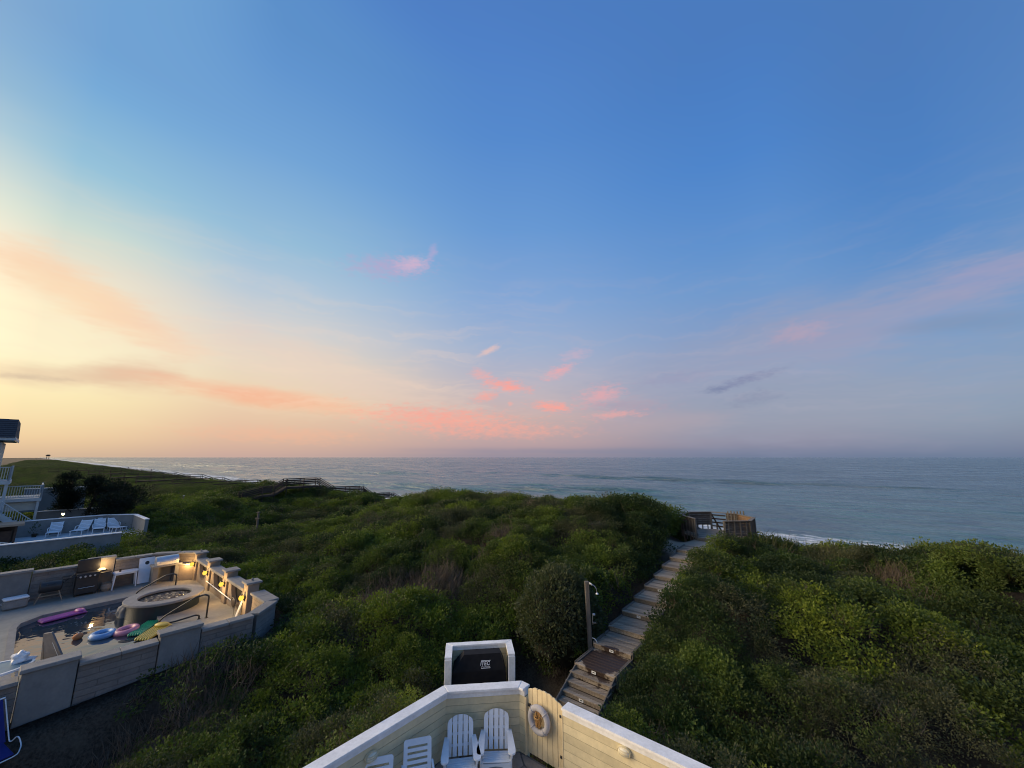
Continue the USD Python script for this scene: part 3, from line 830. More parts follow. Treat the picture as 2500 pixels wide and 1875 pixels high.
def scatter():
    r = np.random.default_rng(5)
    P, R, Z = [], [], []
    for r0, r1, sp in ((5, 14, .185), (14, 24, .25), (24, 40, .38), (40, 75, .62), (75, 150, 1.15), (150, 420, 1.5), (420, 1500, 3.2)):
        th = math.radians(57)
        n = int((r1 ** 2 - r0 ** 2) * th / sp ** 2)
        rr = np.sqrt(r.uniform(r0 ** 2, r1 ** 2, n)); aa = r.uniform(-th, th, n)
        x, y = rr * np.sin(aa), rr * np.cos(aa)
        a, b = x * NA[0] + y * NA[1], x * TB[0] + y * TB[1]
        ok = (a < 42) & (a > -16) & ((b > -40) | (rr < 60))
        for poly in (poly1, poly2, polyh):
            near = ok & (rr < 80)
            if near.any():
                dd = dist_poly(poly, a[near], b[near])
                ok[np.flatnonzero(near)[dd < .22]] = False
        x, y, rr, a, b = x[ok], y[ok], rr[ok], a[ok], b[ok]
        vh = veg_height(x, y)
        keep = vh > .10 + .25 * r.random(len(vh))
        x, y, rr, a, b, vh = x[keep], y[keep], rr[keep], a[keep], b[keep], vh[keep]
        gz = ground_z(x, y)
        top = gz + np.clip(vh / .75, 0, 1) * (1.22 - .75 * smooth(50, 130, rr) + mounds(a, b) * smooth(190, 90, rr))
        top = top + smooth(50, 110, rr) * np.clip(vh / .75, 0, 1) * 2.6 * (meshkit.fbm(np.stack([x, y, x * 0], -1) * .24, 3, 12) - .58)
        top = np.maximum(top, gz + .12)
        P.append(np.stack([x, y, top], 1)); R.append(np.full(len(x), sp)); Z.append(np.stack([a, b, vh], 1))
    P, R, Z = np.vstack(P), np.concatenate(R), np.vstack(Z)
    # drop what lies far outside the frame
    yc = P[:, 1] * math.cos(PITCH) + (P[:, 2] - H) * math.sin(PITCH)
    ok = (yc > 1) & (np.abs(P[:, 0] / np.maximum(yc, .1)) < 1250 / F * 1.12)
    P, R, Z = P[ok], R[ok], Z[ok]
    n = len(P)
    q = np.stack([P[:, 0], P[:, 1], P[:, 0] * 0], 1)
    f1 = meshkit.fbm(q * .33, 4, 21); f2 = meshkit.fbm(q * .28 + 40, 4, 33)
    dead = np.zeros(n)
    for (px, py, z, rad) in ((1000, 1450, .9, 2.2), (1080, 1430, 1.1, 1.8), (930, 1475, .8, 1.6), (300, 1790, 0, 2.0), (450, 1740, .1, 2.0), (2180, 1420, 1.9, .8), (1220, 1330, 2.1, 1.0)):
        c = atz(px, py, z)
        dead = np.maximum(dead, smooth(rad, rad * .5, np.hypot(P[:, 0] - c[0], P[:, 1] - c[1])))
    # each shrub (one mound) keeps to its own kind, with some mixing at its edge
    tree, hh, _, _ = _seeds[0]
    _, ib = tree.query(np.stack([Z[:, 0] + r.normal(size=n) * .16, Z[:, 1] + r.normal(size=n) * .16], 1))
    rs = np.random.default_rng(77).random(len(hh) + 1)[ib]
    kind = np.zeros(n, int)                                            # scrub
    kind[(rs + (f1 - .5) * 2.6 > .74) & (r.random(n) < .92)] = 1                        # climbing vine, bright
    kind[(rs * .9 - (f2 - .5) * 2.2 < .10) & (r.random(n) < .85)] = 2
    kind[(kind == 0) & (rs > .30) & (rs < .58)] = 5                         # grey-leaved shrubs
    kind[(dead > .3) & (r.random(n) < .75 * dead)] = 3                 # dry brush
    kind[(r.random(n) < .010)] = 3
    kind[R > 1.2] = np.where(f2[R > 1.2] > .57, 2, np.where(f1[R > 1.2] > .52, 0, 5))
    fr = (R > 1) & (R <= 1.2) & (kind == 1)
    kind[fr] = 5
    crest = (np.abs(Z[:, 0] - 26) < 3.5 + (Z[:, 1] > 20) * 2) & (r.random(n) < .09)
    crest |= (Z[:, 0] > 25.5) & (Z[:, 1] < 3) & (r.random(n) < .22)
    c = ata(1285, 1222, 26)
    crest |= (np.hypot(P[:, 0] - c[0], P[:, 1] - c[1]) < 2.6) & (r.random(n) < .6)
    kind[crest & (R < 1)] = 4
    rad = R * r.uniform(1.1, 1.75, n)
    P[:, 2] += r.normal(size=n) * .06 - .02
    print('instances', n, np.bincount(kind))
    near = R < .3
    protos = {0: [leaf_clump(150, .22, .075, k, twig=1) for k in range(3)] + [leaf_clump(260, .165, .062, 10 + k) for k in range(3)],
              5: [leaf_clump(160, .20, .070, 90 + k, twig=1) for k in range(3)] + [leaf_clump(260, .155, .058, 95 + k) for k in range(3)],
              1: [leaf_clump(110, .23, .075, 20 + k) for k in range(3)] + [leaf_clump(220, .16, .052, 30 + k) for k in range(3)],
              2: [leaf_clump(120, .18, .05, 40 + k, twig=3) for k in range(3)] + [leaf_clump(220, .13, .04, 50 + k, twig=3) for k in range(3)],
              3: [twig_clump(34, 60 + k) for k in range(3)] + [twig_clump(44, 70 + k) for k in range(3)],
              4: [grass_tuft(46, 80 + k) for k in range(6)]}
    for k in (0, 1, 2, 5):
        protos[k] += [leaf_clump(700, .055, .022, 200 + 10 * k + j) for j in range(2)]
    names = {0: ('dune_scrub', scrub_leaf, 'dark olive wind-shorn scrub covering the dunes', 'shrubs'), 1: ('dune_vine', vine_leaf, 'bright yellow-green climbers spread over the dune scrub', 'vines'),
             2: ('grey_scrub', grey_leaf, 'dull grey-green low shrubs in patches among the scrub', 'shrubs'), 3: ('dry_brush', dry_twig, 'bare brown twigs and dead brush between the green shrubs', 'brush'),
             5: ('dark_scrub', dark_leaf, 'deep green dense shrubs in dark rounded clumps on the dunes', 'shrubs'),
             4: ('dune_grass', dune_grass, 'pale beach grass along the crest of the dune', 'grass')}
    for k, (nm, mat, lab, ct) in names.items():
        s = kind == k
        if not s.any():
            continue
        sc = rad[s]
        if k == 3:
            sc = sc * 1.35
        if k == 4:
            sc = np.clip(sc * 1.5, .35, 1.2)
        S = np.stack([sc * r.uniform(.85, 1.3, s.sum()), sc * r.uniform(.85, 1.2, s.sum()), sc * r.uniform(.7, 1.1, s.sum())], 1)
        S[:, :2] *= np.where(R[s] > 1, .62, 1.0)[:, None]
        S[:, 2] = np.minimum(S[:, 2], np.where(R[s] > 1, 1.0, .75))
        K = r.integers(0, 3, s.sum()) + 3 * (~near[s])
        if k in (0, 1, 2, 5):
            K = np.where(R[s] > 1, 6 + r.integers(0, 2, s.sum()), K)
        Pk = P[s].copy()
        if k in (3, 4):
            Pk[:, 2] -= .12
        instancer(nm, protos[k], mat, Pk, S, K, lab, ct, 100 + k, np.where(R[s] > 1, .12, .35))
    return P, rad


scatter()

# ------------------------------------------------------------------ our own terrace
def mitre(pts, off):
    """The polyline shifted by off to its left, with mitred corners."""
    p = np.asarray(pts, float)
    d = p[1:] - p[:-1]; d /= np.linalg.norm(d, axis=1, keepdims=True)
    nn = np.stack([-d[:, 1], d[:, 0]], 1)
    out = [p[0] + nn[0] * off]
    for k in range(1, len(p) - 1):
        m = nn[k - 1] + nn[k]; m /= m @ m / 2
        out.append(p[k] + m * off)
    out.append(p[-1] + nn[-1] * off)
    return np.array(out)


def run_segments(pts, w, z0, z1, gap=.002, ch=.006, shift=0.0):
    """One prism for each stretch of a wall line, w wide, mitred at its corners."""
    L, R = mitre(pts, w / 2 + shift), mitre(pts, -w / 2 + shift)
    out = []
    for k in range(len(pts) - 1):
        q = np.array([L[k], R[k], R[k + 1], L[k + 1]])
        c = q.mean(0)
        dd = (q[2] - q[1]) / np.linalg.norm(q[2] - q[1]) * gap / 2
        q = q + np.array([dd, dd, -dd, -dd])
        top = q + (c - q) / (np.linalg.norm(c - q, axis=1, keepdims=True)) * ch
        v = np.vstack([np.c_[q, np.full(4, z0)], np.c_[q, np.full(4, z1 - ch)], np.c_[top, np.full(4, z1)]])
        f = [[0, 1, 2], [0, 2, 3]][::-1]
        for a_, b_ in ((0, 4), (4, 8)):
            for i in range(4):
                j = (i + 1) % 4
                f += [[a_ + i, a_ + j, b_ + j], [a_ + i, b_ + j, b_ + i]]
        f += [[8, 9, 10], [8, 10, 11]]
        out.append((v, np.array(f)))
    return out


def wxy(pts):
    return np.array([ab(*q)[:2] for q in pts])


def board_wall(t, line, z0=-.12, z1=1.3, mat=None, cap=.27, wall=.13, courses=8):
    mat = mat or cream_paint
    zf = z1 - .165                                            # the white band below the cap
    for m in run_segments(line, wall - .016, z0, zf, 0, 0):
        t.part('wall_core', m, grout, world=True)
    h = (zf - z0) / courses
    for k in range(courses):
        for m in run_segments(line, wall, z0 + k * h + .004, z0 + (k + 1) * h - .004, .0, .004):
            t.part('siding_board', m, mat, world=True)
    for m in run_segments(line, wall + .035, zf, z1 - .045, .0, .003):
        t.part('trim_band', m, white_paint, world=True)
    for m in run_segments(line, cap, z1 - .045, z1, .004, .012):
        t.part('cap', m, white_paint, world=True)


line_left = wxy([(-4, 7.5), (6.72, 7.5), (7.95, 6.30), (7.95, 6.12)])
t = Thing('terrace_wall', 'cream board wall with white cap behind the white slatted garden chairs', 'wall', (*line_left[1], 0))
board_wall(t, line_left)
line_right = wxy([(7.95, 5.10), (7.95, -4.0)])
t2 = Thing('terrace_wall', 'cream board wall with white cap running right from the gate', 'wall', (*line_right[0], 0))
board_wall(t2, line_right)
e = ab(7.95, 5.10)
t2.part('end_post', bx((*(ab(7.95, 5.115)[:2]), .53), (.15, .03, 1.3), COAST_ROT), gate_paint, world=True)
t.part('end_post', bx((*(ab(7.95, 6.10)[:2]), .50), (.15, .04, 1.24), COAST_ROT), gate_paint, world=True)


def bulkhead(name, p, nrm, label):
    """Oval wall light: base, frosted lens, guard bars."""
    nrm = np.asarray(nrm, float)
    side = np.cross((0, 0, 1), nrm)
    L = Thing(name, label, 'wall light', tuple(p), group=None)
    a = np.linspace(0, 2 * np.pi, 28, endpoint=False)
    ov = lambda r, h: np.asarray(p) + nrm * h + r * (np.cos(a)[:, None] * side * .135 + np.sin(a)[:, None] * np.array([0, 0, .085]))
    rings = [ov(1.0, .0), ov(1.0, .03), ov(.9, .04)]
    V = np.vstack(rings); Fs = []
    for k in range(2):
        for i in range(28):
            j = (i + 1) % 28
            Fs += [[k * 28 + i, k * 28 + j, k * 28 + 28 + j], [k * 28 + i, k * 28 + 28 + j, k * 28 + 28 + i]]
    L.part('base', (V, np.array(Fs)), cream_paint, world=True, smooth=30)
    lens = [ov(s, h) for s, h in ((.88, .035), (.8, .062), (.55, .085), (.25, .095))]
    V = np.vstack(lens + [[np.asarray(p) + nrm * .097]]); Fs = []
    for k in range(3):
        for i in range(28):
            j = (i + 1) % 28
            Fs += [[k * 28 + i, k * 28 + j, k * 28 + 28 + j], [k * 28 + i, k * 28 + 28 + j, k * 28 + 28 + i]]
    for i in range(28):
        Fs.append([84 + i, 84 + (i + 1) % 28, 112])
    L.part('lens', (V, np.array(Fs)), glass_frost, world=True, smooth=True)
    L.part('guard', tube(ov(.93, .048), .009, 6, closed=True), cream_paint, world=True, smooth=True)
    for s in (-.45, 0, .45):
        q = [np.asarray(p) + nrm * h + side * .135 * .93 * x + np.array([0, 0, .085 * s]) for x, h in ((-.9, .05), (-.5, .095), (0, .108), (.5, .095), (.9, .05))]
        L.part('guard_bar', tube(q, .006, 5), cream_paint, world=True, smooth=True)


bulkhead('wall_light', ata(1525, 1833, 7.87), (-NA[0], -NA[1], 0), 'oval caged bulkhead light on the cream wall right of the gate')
r_ = ray(905, 1845); pl = r_ * (7.42 / (r_[:2] @ TB)) + [0, 0, H]
bulkhead('wall_light', pl, (-TB[0], -TB[1], 0), 'oval caged bulkhead light on the cream wall left of the chairs')

# the gate, its planks cut to a shallow arch
g0, g1 = ab(7.95, 6.07), ab(7.95, 5.14)
gate = Thing('garden_gate', 'cream plank gate with arched top and a life ring hanging on it', 'gate', tuple(g0))
gu = (g1 - g0) / np.linalg.norm(g1 - g0); gl = np.linalg.norm(g1 - g0)
npl = 7; pw = gl / npl
rg = np.random.default_rng(3)
for k in range(npl):
    x0, x1 = k * pw + .006, (k + 1) * pw - .006
    zt = lambda x: 1.235 + .13 * (1 - ((x / gl - .45) / .55) ** 2) + .01
    dz = rg.uniform(-.008, .008)
    poly = [(x0, .04), (x1, .04 + rg.uniform(-.01, .01)), (x1, zt(x1) + dz - .008), ((x0 + x1) / 2, zt((x0 + x1) / 2) + dz + .004), (x0, zt(x0) + dz - .008)]
    gate.part('plank', panel(poly, g0, gu, (0, 0, 1), .022 + .004 * (k % 2)), gate_paint, world=True)
for z in (.25, .95):
    gate.part('cross_rail', bar(g0 + gu * .02 + np.array([*NA, 0]) * .035 + [0, 0, z], g1 - gu * .02 + np.array([*NA, 0]) * .035 + [0, 0, z], .03, .09), gate_paint, world=True)
for z in (.3, 1.05):
    gate.part('hinge', bx(g1 - gu * .03 - np.array([*NA, 0]) * .02 + [0, 0, z], (.015, .09, .05), COAST_ROT), black_metal, world=True)
gate.part('latch', bx(g0 + gu * .05 - np.array([*NA, 0]) * .025 + [0, 0, .98], (.03, .07, .06), COAST_ROT), black_metal, world=True)

rc = ata(1317, 1757, 7.84)
ring = Thing('life_ring', 'off-white life ring with coiled orange rope hanging on the gate', 'life ring', tuple(rc))
nin = np.array([-NA[0], -NA[1], 0])
rc2 = rc + nin * .02
ring.part('ring', torus(rc2, .225, .064, (gu, np.array([0, 0, 1.0])), 48, 16), ring_mat, world=True, smooth=True)
for k in range(4):
    an = math.pi / 4 + k * math.pi / 2
    c = rc2 + .225 * (math.cos(an) * gu + math.sin(an) * np.array([0, 0, 1.0]))
    rad = math.cos(an) * gu + math.sin(an) * np.array([0, 0, 1.0])
    ring.part('band', tube([c + .068 * (math.cos(q) * rad + math.sin(q) * nin) for q in np.linspace(0, 2 * np.pi, 14, endpoint=False)], .012, 5, closed=True), ring_mat, world=True, smooth=True)
rr_ = np.random.default_rng(8)
for k in range(7):
    x = -.055 + .018 * k
    top = rc2 + gu * x * .6 + np.array([0, 0, .25])
    mid = [rc2 + gu * (x + rr_.uniform(-.02, .02)) + nin * rr_.uniform(.02, .07) + np.array([0, 0, z]) for z in (.16, .08, 0, -.08, -.14 + rr_.uniform(-.04, .02))]
    back = [rc2 + gu * (x + .03 + rr_.uniform(-.02, .02)) + nin * rr_.uniform(.0, .04) + np.array([0, 0, z]) for z in (-.08, 0, .1, .22)]
    ring.part('rope', tube(rounded_path([top] + mid + back, .05, 3), .010, 6), rope_mat, world=True, smooth=True)
ring.part('rope_tie', torus(rc2 + nin * .035 + np.array([0, 0, .07]), .075, .012, (gu, nin), 18, 6), rope_mat, world=True, smooth=True)

# flagstones
pr = np.random.default_rng(17)
area = Polygon([ab(*q)[:2] for q in [(2.5, 7.42), (6.68, 7.42), (7.86, 6.26), (7.86, 0.5), (2.5, .5)]])
patio = UsdGeom.Xform.Define(stage, '/World/patio'); tag(patio.GetPrim(), kind='structure')
v_, f_ = prism(Polygon([ab(*q)[:2] for q in [(-5, 7.45), (6.7, 7.45), (7.9, 6.25), (7.9, -5), (-5, -5)]]), -.3, -.012)
child('/World/patio', 'mortar_bed', (v_, f_), grout)
from scipy.spatial import Voronoi
gx, gy = np.meshgrid(np.arange(-5, 7, .62), np.arange(3, 12, .62))
pts = np.stack([gx.ravel(), gy.ravel()], 1) + pr.uniform(-.27, .27, (gx.size, 2))
vor = Voronoi(pts)
for i, reg in enumerate(vor.point_region):
    r = vor.regions[reg]
    if -1 in r or not r:
        continue
    q = Polygon(vor.vertices[r]).intersection(area).buffer(-.011)
    if q.is_empty or q.area < .02 or q.geom_type != 'Polygon':
        continue
    q = q.buffer(-.02).buffer(.02).simplify(.006)
    if q.geom_type == 'Polygon' and not q.is_empty and q.area > .02:
        child('/World/patio', 'flagstone', prism(q, -.03, pr.uniform(-.003, .003), .006), flag_stone)


# slatted garden chair, front towards -y
def make_adirondack(loc, rz, label):
    c = Thing('garden_chair', label, 'chair', loc, rz, 'white slatted chairs on the terrace')
    tilt = math.radians(17)
    uz = np.array([0, math.sin(tilt), math.cos(tilt)])
    o = np.array([0, .15, .27])
    nS, sw = 5, .098
    tops = [.60, .665, .69, .665, .60]
    for k in range(nS):
        x = (k - 2) * (sw + .016)
        L = tops[k]
        dl = {0: (-.07, 0), 1: (-.02, .0), 2: (-.008, -.008), 3: (0, -.02), 4: (0, -.07)}[k]
        # the arched head runs over all five slats
        zt = lambda xx: .69 - .115 * (abs(xx) / .285) ** 2.2 - .05 * (abs(xx) > .27)
        xs = np.linspace(x - sw / 2, x + sw / 2, 6)
        poly = [(x - sw / 2 * .86, 0), (x + sw / 2 * .86, 0)] + [(q, zt(q)) for q in xs[::-1]]
        c.part('back_slat', panel(poly, o, (1, 0, 0), uz, .02), white_plastic)
    for s in (.17, .36, .54):
        p = o + uz * s + np.array([0, .026, -.004])
        c.part('back_rail', bar(p - [.26, 0, 0], p + [.26, 0, 0], .025, .045, uz), white_plastic)
    for k in range(5):
        y = -.36 + k * .098
        z = .375 - (y + .36) * .24
        c.part('seat_slat', bar((-.275, y, z), (.275, y, z), .085, .02, (0, .24, 1)), white_plastic)
    for s in (-1, 1):
        c.part('front_leg', bx((s * .315, -.34, .265), (.03, .10, .53)), white_plastic)
        c.part('side_rail', bar((s * .285, -.40, .335), (s * .285, .42, .06), .028, .13), white_plastic)
        arm = Polygon([(s * .245, .30), (s * .245, -.36), (s * .255, -.41), (s * .28, -.44), (s * .33, -.455), (s * .375, -.44), (s * .40, -.40), (s * .405, -.30), (s * .375, .0), (s * .335, .30)])
        c.part('arm', prism(arm, .53, .556, .006), white_plastic)
        c.part('arm_bracket', bx((s * .335, -.30, .46), (.03, .05, .14)), white_plastic)
    ap = Polygon([(-.30, .20), (.30, .20), (.30, .36), (-.30, .36)]).difference(Polygon([(-.16, .285), (.16, .285), (.13, .305), (0, .315), (-.13, .305)]))
    c.part('front_apron', panel(ap, (0, -.40, 0), (1, 0, 0), (0, 0, 1), .022), white_plastic)
    return c


make_adirondack((-.34, 9.56, 0), math.radians(2), 'white slatted garden chair nearest the gate, back to the cream wall')
make_adirondack((-1.08, 9.36, 0), math.radians(9), 'white slatted garden chair left of its twin, beside the low resin chairs')


# low resin chair with a slotted back
def make_resin(loc, rz, label):
    c = Thing('resin_chair', label, 'chair', loc, rz, 'low resin chairs by the left wall')
    tilt = math.radians(24)
    uz = np.array([0, math.sin(tilt), math.cos(tilt)])
    poly = sbox(-.27, 0, .27, .66).buffer(-.05).buffer(.05)
    for k in range(6):
        poly = poly.difference(sbox(-.19, .07 + k * .09, .19, .10 + k * .09).buffer(.004))
    c.part('back', panel(poly, (0, .12, .32), (1, 0, 0), uz, .028), white_plastic)
    seat = sbox(-.27, -.42, .27, .10).buffer(-.04).buffer(.04)
    for k in range(4):
        seat = seat.difference(sbox(-.19, -.34 + k * .11, .19, -.31 + k * .11))
    c.part('seat', prism(seat, .31, .34, .004), white_plastic)
    for s in (-1, 1):
        c.part('leg', bar((s * .25, -.36, .31), (s * .27, -.42, 0), .04, .05, (0, 1, 0)), white_plastic)
        c.part('leg', bar((s * .25, .14, .33), (s * .27, .30, 0), .04, .05, (0, 1, 0)), white_plastic)
        c.part('arm', tube(rounded_path([(s * .29, .24, .58), (s * .31, -.32, .54), (s * .28, -.40, .32)], .1), .022, 8), white_plastic, smooth=True)
    return c


make_resin((-1.80, 8.62, 0), math.radians(16), 'white low resin chair with slotted back left of the slatted chairs')
make_resin((-2.42, 8.12, 0), math.radians(16), 'white resin chair at the bottom edge, only its back corner showing')

# the alcove with the covered grill
GL, GR = np.array([-1.84, 12.13]), np.array([-.05, 12.35])
gdir = (GR - GL) / np.linalg.norm(GR - GL); gn = np.array([gdir[1], -gdir[0]])
al = Thing('grill_alcove', 'white capped board alcove open at the front around the covered grill', 'enclosure', (*((GL + GR) / 2), -.1))
ln = np.array([GL + gn * .80, GL, GR, GR + gn * .80])
w_ = .12
inner = mitre(ln, -w_ / 2)
for m in run_segments(inner, w_ - .014, -.15, 1.15, 0, 0):
    al.part('wall_core', m, grout, world=True)
for k in range(8):
    for m in run_segments(inner, w_, -.15 + k * .165 + .004, -.15 + (k + 1) * .165 - .004, 0, .004):
        al.part('siding_board', m, cream_paint, world=True)
for m in run_segments(inner, w_ + .03, 1.17, 1.255, 0, .003):
    al.part('trim_band', m, white_paint, world=True)
for m in run_segments(inner, .19, 1.257, 1.30, .003, .012):
    al.part('cap', m, white_paint, world=True)
for q in (inner[0], inner[-1]):
    al.part('end_post', bx((*(q + gn * .012), .53), (.19, .035, 1.44), math.atan2(gdir[1], gdir[0])), white_paint, world=True)

gc = (GL + GR) / 2 + gn * .45 - gdir * .03
gr = Thing('covered_grill', 'barbecue grill under a fitted black cloth cover with white lettering', 'grill', (*gc, -.1), math.atan2(gdir[1], gdir[0]))
hp = []
for u, v, z in [(-.76, -.30, .06), (.76, -.30, .06), (-.76, .27, .06), (.76, .27, .06), (-.70, -.29, 1.0), (-.66, .25, 1.04), (.72, -.29, 1.0), (.70, .22, 1.1), (-.40, -.17, 1.36), (.58, -.17, 1.36), (-.40, .14, 1.35), (.58, .14, 1.35)]:
    hp.append((u, v, z))
m = trimesh.convex.convex_hull(np.array(hp))
for _ in range(5):
    m = m.subdivide_to_size(.09) if _ == 0 else m
v = np.array(m.vertices); f = np.array(m.faces)
mm = trimesh.Trimesh(v, f, process=False); v = v + mm.vertex_normals * ((meshkit.fbm(v * 5.0, 3, 4) - .5) * .05)[:, None] * smooth(1.2, .7, v[:, 2])[:, None]
cover = gr.part('cover', (v, f), black_cloth, smooth=25)
fu = np.array([0, .12, .34]); fu /= np.linalg.norm(fu)
white_print = rough_mat('white_print', (.75, .75, .76), (.70, .70, .72), 5.0, .6)


def place_text(txt, h, o, ux, uz, mat_, parent, thing_, shear=0.0, bold=True):
    tm = meshkit.text_mesh(txt, h, .003, bold=bold)
    v = np.array(tm.vertices); v[:, 0] += shear * v[:, 1]
    nn = np.cross(ux, uz)
    w = v[:, :1] * ux + v[:, 1:2] * uz + v[:, 2:] * nn + np.asarray(o)
    return thing_.part('lettering', (w, np.array(tm.faces)), mat_, under=parent), v


ux = np.array([1.0, 0, 0])
o0 = np.array([.06, -.300, .98]) + fu * .15 + np.array([0, -.012, 0])
place_text('TEC', .085, o0, ux, fu, white_print, cover, gr, .15)
gr.part('logo_bar', bar(o0 + fu * .102 + ux * .01, o0 + fu * .102 + ux * .25, .014, .004, (0, -1, .3)), white_print, under=cover)
gr.part('logo_bar', bar(o0 - fu * .005 + ux * -.012, o0 + fu * .105 + ux * .008, .014, .004, (0, -1, .3)), white_print, under=cover)
zz = [o0 - fu * (.022 + .022 * (k % 2)) + ux * (k * .02) for k in range(13)]
gr.part('logo_zigzag', tube(zz, .0045, 4), white_print, under=cover)
gr.part('logo_bar', bar(o0 - fu * .062, o0 - fu * .062 + ux * .25, .012, .004, (0, -1, .3)), white_print, under=cover)

# ------------------------------------------------------------------ the boardwalk
bw = Thing('boardwalk', 'weathered wooden boardwalk of steps and long landings climbing the dune', 'boardwalk', (*P0, 0))
wet_g = Graph()
pos = wet_g('geometry', 'position')
v1 = wet_g('mapping', 'vector', mapping_type='point', vector=pos, rotation=(0, 0, -(D_ANG + math.pi / 2)), scale=(.35, 6, 3))
nn1 = wet_g('noise_texture', 'fac', vector=v1, scale=5.0, detail=5.0, roughness=.6)
nn2 = wet_g('noise_texture', 'fac', vector=pos, scale=2.6, detail=4.0, roughness=.6)
wood_c = wet_g('mix', 'color', mix_type='mix', fac=wet_g('map_range', 'result', value=nn1, from_min=.36, from_max=.64, to_min=0.0, to_max=1.0, clamp=True), color1=(.19, .152, .112), color2=(.33, .272, .207))
wood_c = wet_g('hsv', 'color', color=wood_c, value=wet_g('map_range', 'result', value=wet_g('object_info', 'random'), from_min=0.0, from_max=1.0, to_min=.70, to_max=1.25))
cw = np.array([*(P0 + PD * 1.55), .62])
dd = wet_g('vector_math', 'value', math_type='length', vector1=wet_g('mapping', 'vector', mapping_type='texture', vector=pos, location=tuple(cw), rotation=(0, 0, math.atan2(PD[1], PD[0])), scale=(.72, .62, 1.2)))
wetf = wet_g('map_range', 'result', range_type='smoothstep', value=wet_g('math', 'value', math_type='add', value1=dd, value2=wet_g('math', 'value', math_type='multiply', value1=wet_g('math', 'value', math_type='subtract', value1=nn2, value2=.5), value2=1.9)), from_min=1.12, from_max=.95, to_min=0.0, to_max=1.0, clamp=True)
wcol = wet_g('mix', 'color', mix_type='mix', fac=wetf, color1=wood_c, color2=(.040, .025, .019))
wet_mat = wet_g.make('/World/Looks/damp_tread_wood', surface=wet_g('principled_bsdf', 'BSDF', base_color=wcol, roughness=wet_g('map_range', 'result', value=wetf, from_min=0.0, from_max=1.0, to_min=.85, to_max=.5), specular_ior_level=.3))
light_rim = rough_mat('light_rim', (.80, .80, .78), (.72, .72, .70), 5.0, .4)
pd3, pn3 = np.array([*PD, 0]), np.array([*PN, 0])


def P(s, d, z):
    return np.array([*(P0 + PD * s + PN * d), z])


rb = np.random.default_rng(4)
for k in range(len(NOSE) - 2):
    s0, z = NOSE[k]; s1 = NOSE[k + 1][0]
    depth = s1 - s0 + .02
    nb = max(2, round(depth / .145))
    wdt = depth / nb
    half = PATH_W / 2 + (0.03 if depth < .5 else 0)
    m_ = wet_mat if s0 < 3.5 else tread_wood
    for j in range(nb):
        a0 = s0 - .03 + j * wdt + .008
        q = P(a0 + (wdt - .016) / 2, rb.uniform(-.008, .008), z - .019 + rb.uniform(-.003, .003))
        bw.part('tread_board', bx(q, (wdt - .016, 2 * half, .038), math.atan2(PD[1], PD[0])), m_, world=True)
    zr = NOSE[k - 1][1] if k else -.15
    bw.part('riser', bx(P(s0 + .012, 0, (zr + z - .038) / 2), (.025, 2 * half - .04, max(.03, z - .038 - zr)), math.atan2(PD[1], PD[0])), m_, world=True)
    if depth > .5:
        for sgn in (-1, 1):
            bw.part('edge_board', bar(P(s0 + .02, sgn * (half + .018), z - .05), P(s1, sgn * (half + .018), z - .05), .035, .16), side_wood, world=True)
            bw.part('trim_strip', bar(P(s0 + .06, sgn * (half - .03), z + .012), P(s1 - .06, sgn * (half - .03), z + .012), .05, .022), side_wood, world=True)
            bw.part('post', bx(P(s0 + .2, sgn * (half + .03), z - .45), (.09, .09, .8), math.atan2(PD[1], PD[0])), post_wood, world=True)
for sgn in (-1, 1):
    bw.part('stringer', bar(P(-.4, sgn * (PATH_W / 2 - .02), -.12), P(1.1, sgn * (PATH_W / 2 - .02), .50), .04, .22), side_wood, world=True)
    bw.part('edge_board', bar(P(1.0, sgn * (PATH_W / 2 + .03), .40), P(2.2, sgn * (PATH_W / 2 + .03), .40), .04, .22), side_wood, world=True)
for k, dz in ((2, -.075), (5, -.075), (6, -.075), (8, -.075), (10, -.075)):
    s0, z = NOSE[k]
    c = P(s0 - .006, .02, z + dz)
    fr = sbox(-.06, -.032, .06, .032).buffer(.004).difference(sbox(-.038, -.014, .038, .014))
    q = bw.part('step_light', panel(fr, c, -pn3, (0, 0, 1), .016), light_rim, world=True)
    bw.part('lens', panel(sbox(-.038, -.014, .038, .014), c + pd3 * .002, -pn3, (0, 0, 1), .006), black_metal, under=q, world=True)

# outdoor shower post
sp = atz(1442, 1592, .42); top = 2.50
sh = Thing('shower_post', 'tall grey wooden post carrying an outdoor shower beside the steps', 'shower', (sp[0], sp[1], 0))
lean = np.array([-.05, 0, 0])
sh.part('post', bar(sp - [0, 0, .6], np.array([sp[0] - .05, sp[1] + .02, top]), .135, .135, (0, 1, 0), .012), post_wood, world=True)
pp = lambda x, y, z: np.array([sp[0] + x, sp[1] + y, z])
sh.part('pipe', tube(rounded_path([pp(.03, -.06, top - .06), pp(.10, -.10, top - .05), pp(.22, -.12, top - .14), pp(.25, -.12, top - .30)], .08), .011, 8), steel, world=True, smooth=True)
sh.part('shower_head', lathe([(.0, .03), (.018, .03), (.045, .0), (.045, -.012), (0, -.012)], 16, pp(.25, -.12, top - .33)), white_plastic, world=True, smooth=30)
sh.part('hook', tube(rounded_path([pp(.02, -.08, top - .02), pp(.07, -.12, top - .02), pp(.10, -.12, top - .08)], .05), .013, 8), white_plastic, world=True, smooth=True)
sh.part('valve', lathe([(0, -.02), (.05, -.02), (.05, .015), (.02, .03), (0, .03)], 14, pp(.12, -.10, 1.55)), steel, world=True, smooth=30)
sh.part('pipe', tube([pp(.085, -.08, 1.25), pp(.085, -.08, 1.52)], .012, 8), steel, world=True, smooth=True)
sh.part('soap_shelf', bx(pp(.13, -.08, 1.30), (.12, .10, .02)), post_wood, world=True)
